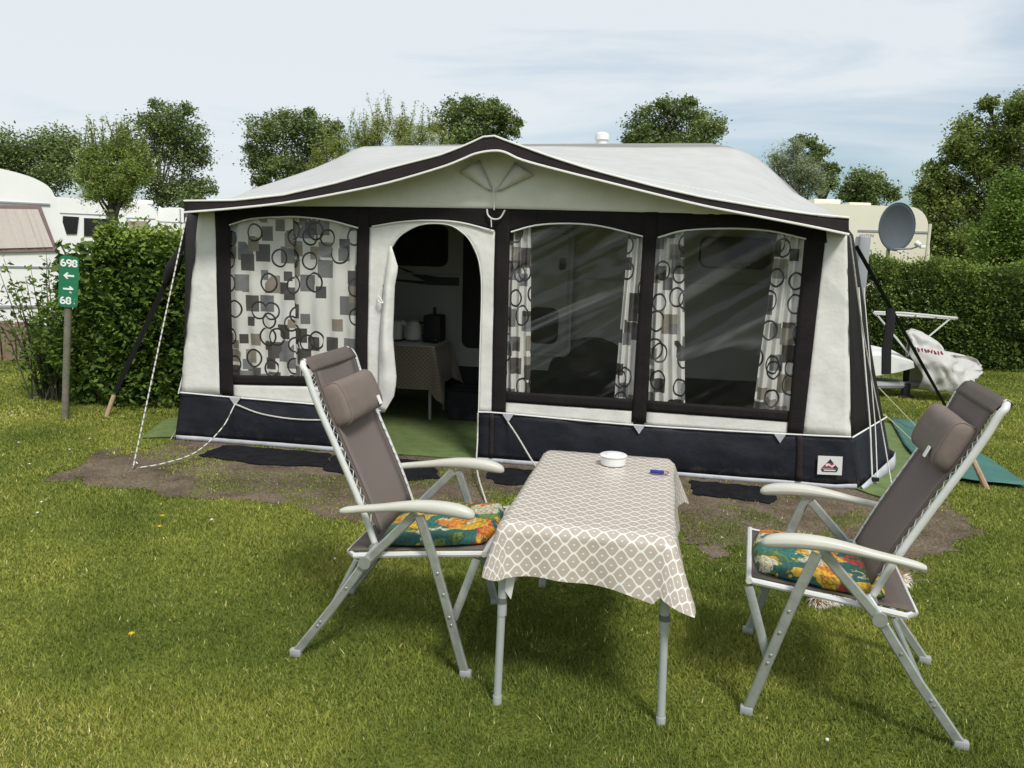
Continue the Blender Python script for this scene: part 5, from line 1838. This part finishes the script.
def hedge(name, label, x0, x1, y0, y1, h, n, size, mat, rs, slope=0.0, core=True, lab2=None, round_=0.25, shoots=0.12, bulge=0.22, rot=0.0, loc=(0, 0)):
    t = thing(name, label, 'hedge', (loc[0], loc[1], 0), rot)
    # points near the skin of a rounded box
    a = (y1 - y0) * h
    areas = [(x1 - x0) * h, (x1 - x0) * h, a, a, (x1 - x0) * (y1 - y0)]
    f = rs.choice(5, n, p=np.array(areas) / sum(areas))
    u = rs.rand(n); v = rs.rand(n) ** 0.85
    depth = np.abs(rs.normal(0, 0.10, n))
    X = np.where(f < 2, x0 + u * (x1 - x0), np.where(f == 2, x0 + depth, np.where(f == 3, x1 - depth, x0 + u * (x1 - x0))))
    Y = np.where(f == 0, y0 + depth, np.where(f == 1, y1 - depth, np.where(f < 4, y0 + u * (y1 - y0), y0 + rs.rand(n) * (y1 - y0))))
    Z = np.where(f < 4, v * h, h - depth)
    Z = np.maximum(Z, 0.03)
    # uneven, clumpy outline
    nz = fbm2(X * 1.7 + Z * 0.9 + 30, Y * 1.7 + Z * 1.3 + 30, 21) - 0.5
    nz2 = fbm2(X * 5 + Z * 2 + 7, Y * 5 + Z * 4, 22) - 0.5
    cx, cy = (x0 + x1) / 2, (y0 + y1) / 2
    bx, by = (X - cx) / (x1 - x0) * 2, (Y - cy) / (y1 - y0) * 2
    k = bulge * nz * 2 + 0.16 * nz2 * 2
    rz = Z / h
    belly = 1 - round_ * rz ** 4 - 0.10 * (1 - rz) ** 3
    X = cx + (X - cx) * (1 - (1 - belly) * np.abs(bx) ** 3) + np.sign(bx) * k * (np.abs(bx) ** 4)
    Y = cy + (Y - cy) * (1 - (1 - belly) * np.abs(by) ** 3) + np.sign(by) * k * (np.abs(by) ** 4)
    top = f == 4
    Z = Z * (1 + slope * (X - cx)) + np.where(rz > 0.8, k * 0.55, 0)
    sh = rs.rand(n) < shoots
    Z = np.where(sh & (rz > 0.85), Z + np.abs(rs.normal(0, 0.07, n)), Z)
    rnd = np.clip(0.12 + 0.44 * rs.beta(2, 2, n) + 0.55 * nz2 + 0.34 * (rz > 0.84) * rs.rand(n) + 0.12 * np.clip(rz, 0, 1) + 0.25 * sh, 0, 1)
    Z = np.maximum(Z, 0.025)
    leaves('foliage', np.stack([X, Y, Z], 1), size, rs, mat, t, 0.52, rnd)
    # woody inside
    st = MB()
    m = max(4, int((x1 - x0) * 4))
    for i in range(m):
        xx = x0 + 0.15 + (x1 - x0 - 0.3) * (i + 0.5) / m; yy = cy + rs.uniform(-.25, .25)
        st.tube([(xx, yy, 0), (xx + rs.uniform(-.1, .1), yy + rs.uniform(-.1, .1), h * 0.5), (xx + rs.uniform(-.2, .2), yy + rs.uniform(-.2, .2), h * 0.92)], [0.022, 0.016, 0.008], 5)
    st.build('stems', M['bark'], t)
    # dense inner leaf mass
    ni = n // 3
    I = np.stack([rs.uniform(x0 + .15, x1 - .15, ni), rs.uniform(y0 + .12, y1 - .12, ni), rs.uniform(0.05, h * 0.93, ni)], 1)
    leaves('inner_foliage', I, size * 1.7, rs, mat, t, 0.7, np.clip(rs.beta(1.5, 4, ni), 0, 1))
    return t


rsh = np.random.RandomState(5)
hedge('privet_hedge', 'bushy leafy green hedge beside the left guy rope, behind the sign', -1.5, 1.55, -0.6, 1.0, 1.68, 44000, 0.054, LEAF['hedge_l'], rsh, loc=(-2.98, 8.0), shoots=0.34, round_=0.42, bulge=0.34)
# loose young shrub at the hedge's left end
t = thing('young_shrub', 'loose open shrub with long shoots in front of the left caravan', 'shrub', on_z(52, 398), 0)
rs = np.random.RandomState(12)
PP, LD, st = [], [], MB()
for i in range(44):
    a = rs.uniform(0, 2 * math.pi); rr_ = rs.uniform(0.15, 0.55)
    hgt = rs.uniform(0.5, 1.55) * (1 - 0.25 * rr_)
    p0 = np.array([rs.uniform(-.14, .14), rs.uniform(-.14, .14), 0]); p2 = p0 + np.array([math.cos(a) * rr_ * 0.8, math.sin(a) * rr_ * 0.8, hgt])
    p1 = (p0 + p2) / 2 + np.array([0, 0, 0.12])
    st.tube([p0, p1, p2], [0.008, 0.006, 0.002], 5)
    for k in range(46):
        s = rs.uniform(0.12, 1)
        q_ = (1 - s) ** 2 * p0 + 2 * s * (1 - s) * p1 + s * s * p2
        PP.append(q_ + rs.normal(0, 0.035, 3)); LD.append(p2 - p0)
st.build('stems', M['bark'], t)
PP = np.array(PP); PP[:, 2] = np.maximum(PP[:, 2], 0.03)
leaves('foliage', PP, 0.068, rs, LEAF['hedge_l'], t, 0.45)

hedge('boundary_hedge', 'long dark green hedge along the right side behind the hitch cover', -3.4, 5.2, -0.6, 0.9, 1.59, 95000, 0.050, LEAF['hedge_r'], rsh, loc=(7.3, 12.6), rot=R(-5), bulge=0.38, shoots=0.22, slope=-0.01)
hedge('rear_hedge', 'green hedge behind the caravan with its top between the two caravan roofs', -5.5, 4.5, -0.5, 0.5, 1.5, 14000, 0.11, LEAF['hedge_r'], rsh, loc=(-1.0, 16.0), bulge=0.25)

# ------------------------------------------------------------------ trees


def tree(label, Y, trunk_px, blobs, n, size, mat, seed, name='tree', aspect=0.55, clump=0.16, trunk_r=0.16, shoots=0, vary=0.0):
    """trunk with limbs to every clump of the crown; blobs are (px, py, r px) read off the photograph at the tree's own distance"""
    rs = np.random.RandomState(seed)
    base = np.array(on_y(trunk_px, 300, Y)); base[2] = 0
    t = thing(name, label, 'tree', base, 0)
    s = Y / F
    cs = []
    for (x, y, r) in blobs:
        c = np.array(on_y(x, y, Y)) - base
        rr_ = r * s
        c[1] += rs.uniform(-0.8, 0.8) * rr_
        cs.append((c, rr_))
    lo = min(c[2] - r for c, r in cs)
    hi = max(c[2] for c, r in cs)
    fork = np.array([0, 0, max(0.8, lo * 0.8)])
    tr = MB().tube([(0, 0, -0.1), (0.05, 0, fork[2] * 0.5), fork, (cs[0][0][0] * 0.2, 0, (fork[2] + hi) / 2), (cs[0][0][0] * 0.3, 0, lo + (hi - lo) * 0.8)], [trunk_r * 1.25, trunk_r, trunk_r * .8, trunk_r * .4, trunk_r * 0.08], 8, smooth=3).build('trunk', M['bark'], t)
    lb = MB()
    tot = sum(r ** 2 for c, r in cs)
    PTS, RN = [], []
    for (c, r) in cs:
        st_ = fork * 0.7 + np.array([0, 0, (fork[2] * 0.3 + max(0, c[2] - fork[2]) * 0.35)])
        mid = st_ * 0.45 + c * 0.55 + np.array([0, 0, -0.12 * r])
        lb.tube([st_, mid, c], [trunk_r * .34, trunk_r * .17, trunk_r * .06], 6, smooth=3)
        m = max(8, int(n * r * r / tot))
        nc = max(6, int(26 * (r / (clump * 6)) ** 0) + 8)
        d = rand_dirs(rs, nc)
        sub = c + d * r * 0.86 * (rs.uniform(0.2, 1.0, (nc, 1)) ** 0.6) * np.array([1, 1, 0.9])
        for q_ in sub:
            if rs.rand() < 0.7:
                lb.tube([c * 0.75 + mid * 0.25, (c + q_) / 2 + rs.normal(0, 0.06 * r, 3), q_], [trunk_r * .07, trunk_r * .045, trunk_r * .02], 4)
        csz = r * rs.uniform(0.09, 0.32, (nc, 1))
        w_ = csz[:, 0] ** 1.7 * rs.uniform(0.5, 1.5, nc); w_ /= w_.sum()
        k = rs.choice(nc, m, p=w_)
        pts = sub[k] + rs.normal(0, 1, (m, 3)) * csz[k] * np.array([1, 1, 0.75])
        PTS.append(pts)
        tone = rs.normal(0, 0.13, nc)
        RN.append(np.clip(0.42 + tone[k] + rs.normal(0, 0.17, m), 0, 1))
    lb.build('limbs', M['bark'], tr)
    PTS = np.vstack(PTS); RN = np.concatenate(RN)
    PTS[:, 2] = np.maximum(PTS[:, 2], 0.1)
    leaves('crown', PTS, size, rs, mat, t, aspect, RN)
    if shoots:
        sm = MB(); SP, SD = [], []
        for i in range(shoots):
            c, r = cs[rs.randint(len(cs))]
            a0 = c + np.array([rs.uniform(-.8, .8) * r, rs.uniform(-.6, .6) * r, 0.2 * r])
            L = rs.uniform(0.8, 2.0) * r
            tip = a0 + np.array([rs.normal(0, 0.22) * L, rs.normal(0, 0.2) * L, L])
            sm.tube([a0, (a0 + tip) / 2, tip], [0.010, 0.007, 0.003], 4)
            for q_ in range(48):
                s_ = rs.uniform(0.1, 1)
                SP.append(a0 * (1 - s_) + tip * s_ + rs.normal(0, 0.08 * r, 3)); SD.append(tip - a0)
        sm.build('twigwork', M['bark'], tr)
        leaves('shoot_leaves', np.array(SP), size * 1.1, rs, mat, t, 0.35, None)
    return t


tree('broad dark tree at the far left above the large caravan roof', 42, 40, [(15, 148, 26), (42, 140, 24), (66, 150, 22), (30, 168, 28), (62, 172, 22), (-12, 155, 28), (5, 180, 24), (45, 190, 18)], 23085, 0.158, LEAF['dark'], 31)
tree('tall airy dark tree standing alone between pollard willow and awning roof', 42, 166, [(146, 124, 22), (172, 118, 20), (192, 135, 17), (165, 145, 26), (140, 152, 18), (188, 158, 19), (150, 175, 19), (178, 182, 22), (203, 186, 12), (160, 195, 20), (195, 200, 16), (125, 135, 10), (155, 104, 8), (186, 110, 9), (205, 150, 7), (119, 148, 8), (212, 190, 6)], 21802, 0.151, LEAF['dark'], 32)
tree('bushy dark tree rising just left of the pale feathery willow', 40, 292, [(268, 134, 22), (297, 124, 19), (322, 130, 18), (262, 158, 17), (298, 152, 26), (285, 176, 24), (330, 148, 15), (310, 172, 20), (262, 180, 12), (250, 148, 8), (282, 116, 8), (311, 113, 8), (337, 127, 7)], 24367, 0.144, LEAF['dark'], 33)
tree('pale yellow-green feathery willow rising behind the awning roof', 27, 385, [(340, 152, 14), (358, 140, 15), (380, 132, 17), (402, 130, 17), (425, 138, 15), (440, 145, 12), (372, 150, 16), (405, 150, 16), (322, 166, 12)], 19237, 0.079, LEAF['light'], 34, aspect=0.3, shoots=70, trunk_r=0.2)
tree('dark rounded tree directly behind the awning peak', 38, 478, [(456, 117, 19), (480, 111, 17), (502, 118, 14), (466, 134, 22), (496, 132, 18), (515, 132, 8), (478, 150, 20), (438, 128, 8), (467, 102, 8), (493, 104, 8), (518, 122, 6)], 19237, 0.137, LEAF['dark'], 35)
tree('dark rounded tree rising behind the middle of the awning roof', 38, 675, [(648, 120, 18), (676, 111, 16), (700, 118, 16), (640, 136, 14), (668, 136, 22), (698, 137, 20), (715, 130, 9), (680, 152, 22), (628, 140, 8), (661, 105, 8), (690, 102, 8), (721, 121, 6)], 19237, 0.137, LEAF['dark'], 36)
tree('silvery grey-green tree beside the right end of the awning roof', 24, 795, [(788, 160, 17), (775, 172, 12), (800, 172, 18), (796, 148, 11), (812, 185, 16), (790, 188, 16), (775, 160, 9), (800, 205, 16)], 19237, 0.072, LEAF['silver'], 37, aspect=0.3)
tree('open dark tree with spiky branches behind the silvery tree', 27, 815, [(797, 140, 7), (812, 142, 8), (822, 150, 9), (830, 168, 9), (812, 160, 12), (838, 170, 5), (822, 182, 12), (805, 175, 14)], 7695, 0.094, LEAF['dark'], 38)
tree('small dark round tree between the silvery tree and the satellite dish', 34, 868, [(862, 183, 15), (878, 184, 15), (850, 193, 11), (890, 194, 9), (868, 198, 18)], 10773, 0.122, LEAF['dark'], 39)
tree('tall olive tree with ragged crown at the right edge', 18.5, 1010, [(988, 104, 10), (1012, 112, 20), (972, 128, 17), (1000, 135, 22), (1035, 120, 26), (955, 148, 17), (985, 160, 26), (940, 172, 16), (1020, 165, 30), (930, 190, 14), (962, 190, 22), (920, 200, 9), (945, 215, 22), (990, 205, 30), (1050, 180, 34), (940, 245, 20), (965, 240, 26), (1000, 250, 30)], 73102, 0.076, LEAF['olive'], 40, trunk_r=0.2)
tree('brighter green leafy tree low in front of the olive tree', 15.2, 1015, [(1010, 190, 22), (1000, 215, 26), (1030, 205, 28), (985, 240, 24), (1020, 245, 32), (1005, 268, 26), (1045, 230, 30)], 28215, 0.061, LEAF['bright'], 41, trunk_r=0.12)
tree('pollard willow with short trunk and bushy light green head by caravans', 12.5, 118, [(98, 160, 20), (122, 158, 21), (86, 176, 15), (112, 178, 25), (134, 176, 17), (98, 192, 15), (128, 192, 14), (142, 168, 11), (112, 150, 16), (118, 200, 12)], 26000, 0.050, LEAF['mid'], 42, name='pollard_willow', aspect=0.28, shoots=60, trunk_r=0.10, clump=.1)

# distant wood that closes the horizon
rs = np.random.RandomState(77)
n = 16000
x = rs.uniform(-120, 120, n); y = rs.uniform(95, 110, n)
hh = 2.0 + 2.6 * fbm2(x * 0.12 + 40, y * 0 + 3, 8)
z = rs.rand(n) ** 0.7 * hh
o = leaves('distant_wood', np.stack([x, y, z], 1), 0.9, rs, LEAF['dark'], None, 0.7)
tag(o, 'low dark line of far trees on the horizon', 'wood', kind='stuff')

# ------------------------------------------------------------------ neighbouring caravans


def caravan(label, loc, rz, prof, depth, mat, group='caravans of the neighbouring pitches'):
    t = thing('caravan', label, 'caravan', loc, rz, group)
    pts = [(p[0], p[1]) for p in catmull([(a, b, 0) for a, b in prof], 5)]
    MB().prism(pts, 0, depth, lambda u, z, v_: (u, v_, z)).build('body', mat, t, angle=30)
    return t


def cplate(t, name, pts, v0, v1, mat):
    return MB().prism(pts, v0, v1, lambda u, z, v_: (u, v_, z)).build(name, mat, t, smooth=False)


def pln(O, rz, px):
    """points of an upright plane through O, turned by rz, in that plane's own (u, z)"""
    u_ = np.array([math.cos(rz), math.sin(rz), 0]); n_ = np.array([-math.sin(rz), math.cos(rz), 0])
    out_ = []
    for x, y in px:
        d = ray(x, y)
        q_ = CAM + d * (np.dot(O - CAM, n_) / np.dot(d, n_))
        out_.append((float((q_ - O) @ u_), float(q_[2])))
    return out_


# the near one on the left
b0 = on_z(0, 355)
Yc = 11.0
CLR = math.atan2(6.15, 11.0)
CLO = np.array([on_y(75, 300, Yc)[0], Yc, 0])
cl = caravan('large white caravan at the left edge with net-curtained window', CLO, CLR,
             [(-5.0, 0.42), (-5.0, 1.5), (-4.9, 2.3)] + pln(CLO, CLR, [(-60, 160), (-25, 164), (0, 168.5), (22, 174), (38, 180), (50, 188), (56, 200), (60, 214), (68, 240), (75, 266), (78, 290), (72, 312), (60, 325)]), 2.2, M['caravan'])


def clp(px):
    return pln(CLO, CLR, px)


fr_ = cplate(cl, 'window', clp([(-60, 204), (41, 206), (58, 251), (-60, 254)]), -0.035, -0.003, M['mauve_frame'])
cplate(fr_, 'pane', clp([(-57, 208), (38, 209.5), (53, 247), (-57, 250)]), -0.050, -0.036, M['mauve_glass']) if False else None
rows = []
for i in range(120):
    f = i / 119
    a = np.array(clp([(-57 + f * 95, 208 + f * 1.5)])[0]); b = np.array(clp([(-57 + f * 110, 250 - f * 3)])[0])
    col = []
    for j in range(8):
        q_ = a + (b - a) * j / 7
        col.append((q_[0], -0.052 - 0.016 * mnoise.noise(Vector((i * 0.33, j * 0.12, 3))), q_[1]))
    rows.append(col)
MB().grid(rows).build('net_curtain', M['net'], fr_)
p = clp([(-60, 200.5), (50, 203)])
MB().box(((p[0][0] + p[1][0]) / 2, -0.01, (p[0][1] + p[1][1]) / 2), (p[1][0] - p[0][0], 0.03, 0.02)).build('roof_seam', M['caravan_grey'], cl, smooth=False)
p = clp([(-60, 266), (62, 267)])
MB().box(((p[0][0] + p[1][0]) / 2, -0.006, (p[0][1] + p[1][1]) / 2), (p[1][0] - p[0][0], 0.02, 0.02)).build('side_rail', M['caravan_grey'], cl, smooth=False)
p = clp([(-60, 306), (40, 307)])
MB().box(((p[0][0] + p[1][0]) / 2, -0.006, (p[0][1] + p[1][1]) / 2), (p[1][0] - p[0][0], 0.03, 0.03)).build('bottom_rail', M['caravan_grey'], cl, smooth=False)
MB().lathe([(0.0, -0.09), (0.26, -0.09), (0.31, 0), (0.26, 0.09), (0, 0.09)], (-2.2, 0.2, 0.31), 24, Matrix.Rotation(R(90), 3, 'X')).build('wheel', M['rubber'], cl)
# plank skirting fence in front of its underside
pf = thing('plank_skirting', 'weathered wooden plank skirting under the large left caravan', 'fence', CLO + np.array([-0.35, -0.45, 0]), CLR)
for i in range(26):
    hgt = 0.50 + 0.05 * random.random()
    MB().box((-0.11 - i * 0.165, 0.015 * (i % 2), hgt / 2), (0.15, 0.022, hgt), Matrix.Rotation(R(random.uniform(-1.5, 1.5)), 3, 'Y'), bev=0.004).build('plank', M['wood'], pf, smooth=False)
MB().box((-2.2, 0.035, 0.4), (4.3, 0.03, 0.06)).build('batten', M['wood'], pf, smooth=False)

# two smaller ones behind the pollard willow
Y2 = 19.0


def cpx(Y, x0, px):
    return [(on_y(x, y, Y)[0] - x0, on_y(x, y, Y)[2]) for x, y in px]


Oc2 = on_y(130, 235, Y2); Oc2[2] = 0
Rc2 = math.atan2(-Oc2[0], Y2)
c2 = caravan('white caravan left behind the pollard willow, dark window at its end', Oc2, Rc2, pln(Oc2, Rc2, [(-40, 285), (-40, 200), (-30, 196), (58, 197), (104, 202), (118, 207), (126, 218), (130, 236), (131, 285)]), 2.2, M['caravan'])
f2 = cplate(c2, 'window', pln(Oc2, Rc2, [(63, 216), (79, 217), (77, 234), (62, 234)]), -0.03, 0.002, M['dark_glass'])
cplate(c2, 'window', pln(Oc2, Rc2, [(84, 218), (112, 219), (116, 236), (84, 236)]), -0.03, 0.002, M['dark_glass'])
MB().box((-1.7, -0.004, pln(Oc2, Rc2, [(60, 213)])[0][1]), (3.2, 0.02, 0.02)).build('side_rail', M['caravan_grey'], c2, smooth=False)
Y3 = 22.0
Oc3 = on_y(158, 235, Y3); Oc3[2] = 0
Rc3 = math.atan2(-Oc3[0], Y3)
c3 = caravan('white caravan with rounded end right of the pollard willow trunk', Oc3, Rc3, pln(Oc3, Rc3, [(100, 280), (100, 206), (112, 202), (142, 203), (152, 207), (157, 215), (159, 236), (159, 280)]), 2.2, M['caravan'])
cplate(c3, 'window', pln(Oc3, Rc3, [(126, 221), (147, 221), (149, 237), (126, 237)]), -0.03, 0.002, M['mauve_glass'])
MB().box((-0.75, -0.004, pln(Oc3, Rc3, [(130, 218)])[0][1]), (1.4, 0.02, 0.025)).build('side_rail', M['caravan_grey'], c3, smooth=False)
MB().box((pln(Oc3, Rc3, [(143, 203)])[0][0], 1.0, pln(Oc3, Rc3, [(143, 202)])[0][1] + 0.04), (0.5, 0.5, 0.1), bev=0.02).build('roof_hatch', M['caravan'], c3)
Y4 = 24.0
Oc4 = on_y(186, 235, Y4); Oc4[2] = 0
Rc4 = math.atan2(-Oc4[0], Y4)
c4 = caravan('smaller pale caravan peeping out between hedge and awning, farthest left group', Oc4, Rc4, pln(Oc4, Rc4, [(158, 275), (158, 212), (163, 208), (176, 207.5), (184, 209), (187, 216), (187, 275)]), 2.2, M['caravan'])
MB().box((-0.45, -0.004, pln(Oc4, Rc4, [(170, 222)])[0][1]), (0.8, 0.02, 0.02)).build('side_rail', M['caravan_grey'], c4, smooth=False)
MB().tube([(pln(Oc4, Rc4, [(180, 208)])[0][0], -0.01, pln(Oc4, Rc4, [(180, 209)])[0][1]), (pln(Oc4, Rc4, [(180, 208)])[0][0], -0.01, 0.6)], 0.02, 6).build('edge_trim', M['caravan_grey'], c4)

# cream one on the right
Y5 = 17.5
x0 = on_y(870, 265, Y5)[0]
c5 = caravan('cream caravan on the right behind the hedge and satellite dish', (x0, Y5, 0), 0, cpx(Y5, x0, [(790, 330), (790, 214), (805, 207), (822, 203.5), (860, 205), (905, 206.5), (918, 209), (926, 217), (929, 232), (930, 268), (930, 330)]), 2.3, M['caravan_beige'])
p = cpx(Y5, x0, [(858, 230.5), (929, 232)])
MB().box(((p[0][0] + p[1][0]) / 2, -0.006, p[0][1]), (p[1][0] - p[0][0], 0.025, 0.04)).build('side_rail', M['caravan_grey'], c5, smooth=False)
MB().tube([(cpx(Y5, x0, [(930, 225)])[0][0], -0.01, cpx(Y5, x0, [(930, 224)])[0][1]), (cpx(Y5, x0, [(930, 225)])[0][0], -0.01, 0.6)], 0.03, 6).build('edge_trim', M['caravan_beige'], c5)
p = cpx(Y5, x0, [(840, 203)])[0]
MB().box((p[0], 1.0, p[1] + 0.06), (0.6, 0.6, 0.14), bev=0.03).build('roof_hatch', M['caravan_beige'], c5)
MB().box((p[0] + 0.75, 1.0, p[1] + 0.03), (0.5, 0.5, 0.10), bev=0.03).build('roof_hatch', M['caravan_beige'], c5)
dm = MB()
for i in range(7):
    q_ = cpx(Y5, x0, [(860 + i * 2.2, 235.5)])[0]
    dm.box((q_[0], -0.004, q_[1] + 0.01 * (i % 2)), (0.028, 0.01, 0.05))
dm.build('faded_lettering', simple('faded_mark', (0.42, 0.37, 0.28), 0.6), c5, smooth=False)

# satellite dish on a mast behind the hedge
Yd = 13.1
dc = on_y(893, 227, Yd)
DS = thing('satellite_dish', 'dark grey satellite dish on a mast behind the right hedge', 'satellite dish', (dc[0], Yd, 0), R(12))
rows = []
hgt, wid = 0.375, 0.325
for i in range(11):
    r_ = i / 10
    rows.append([(wid * r_ * math.cos(a), -0.10 * (1 - r_ * r_) * -1 - 0.10 + 0.0, dc[2] + hgt * r_ * math.sin(a)) for a in np.linspace(0, 2 * math.pi, 41)])
rf_ = MB().grid([r_[:-1] for r_ in rows[1:]])
rf_.v = []; rf_.f = []
rr_ = [list(x) for x in zip(*[r_[:-1] for r_ in rows[1:]])]
rf_.grid(rr_, close_u=True)
rf_.f.append(tuple(i * 10 for i in range(40)))
rf_.build('reflector', M['dish'], DS, solid=0.012, angle=80)
MB().tube([(wid * math.cos(a), -0.10, dc[2] + hgt * math.sin(a)) for a in np.linspace(0, 2 * math.pi, 41)], 0.009, 6, cap=False).build('rim', M['dish'], DS)
MB().tube([(0, 0.06, 0), (0, 0.06, dc[2] - 0.25)], 0.03, 8).build('mast', M['grey_plastic'], DS)
MB().box((0, 0.05, dc[2] - 0.1), (0.14, 0.10, 0.3), bev=0.01).build('bracket', M['grey_plastic'], DS)
MB().tube([(0.0, -0.08, dc[2] - hgt + .02), (0.12, -0.33, dc[2] - 0.34), (0.20, -0.42, dc[2] - 0.29)], 0.014, 8).build('feed_arm', M['grey_plastic'], DS)
MB().tube([(0.20, -0.43, dc[2] - 0.29), (0.17, -0.36, dc[2] - 0.25)], [0.035, 0.045], 10).build('receiver_horn', M['white_pot'], DS)
lnb = MB().box((0.245, -0.42, dc[2] - 0.31), (0.09, 0.05, 0.05), bev=0.008)
MB().box((0.05, -0.2, dc[2] - 0.385), (0.16, 0.03, 0.03), bev=0.006).build('arm_clip', M['white_pot'], DS)
lnb.build('receiver_head', M['white_pot'], DS)
pr = MB()
for i in range(5):
    pr.box((-0.02 + i * 0.03, -0.006, dc[2] - 0.10 - 0.004 * i), (0.022, 0.006, 0.03))
pr.build('faded_print', M['dish_mark'], DS, smooth=False)

# ------------------------------------------------------------------ meadow flowers in the lawn


def flower(px, py, mat, cat, label, group, r=0.013):
    p_ = on_z(px, py)
    t = thing(cat, label, 'flower', p_, random.uniform(0, 6), group)
    MB().tube([(0, 0, 0), (0.003, 0.002, 0.04)], 0.0015, 5).build('stem', LEAF['mid'], t)
    mb = MB()
    for k in range(10):
        a = 2 * math.pi * k / 10
        mb.add([(0.003 * math.cos(a + .5), 0.003 * math.sin(a + .5), 0.042), (r * math.cos(a - .16), r * math.sin(a - .16), 0.046), (r * 1.15 * math.cos(a), r * 1.15 * math.sin(a), 0.0455), (r * math.cos(a + .16), r * math.sin(a + .16), 0.046)], [(0, 1, 2, 3)])
    mb.lathe([(0.005, 0.041), (0.005, 0.047), (0.001, 0.049)], (0, 0, 0), 8)
    mb.build('petals', mat, t)
    return t


for (x, y) in ((163, 523), (160, 534)):
    flower(x, y, M['yellow'], 'dandelion', 'yellow dandelion of the pair in the lawn left of the chair', 'dandelion pair', 0.013)
flower(132, 644, M['yellow'], 'dandelion', 'single yellow dandelion low in the lawn at the lower left', None, 0.012)
rs = np.random.RandomState(3)
for (x, y) in ((38, 520), (42, 509), (70, 455), (19, 448), (335, 567), (826, 752), (30, 470), (212, 527), (90, 444), (12, 420), (955, 392), (965, 389), (945, 391)):
    flower(x, y, M['petal_white'], 'daisy', 'tiny white daisy in the grass', 'white daisies in the lawn', 0.006 if y > 540 else 0.010)
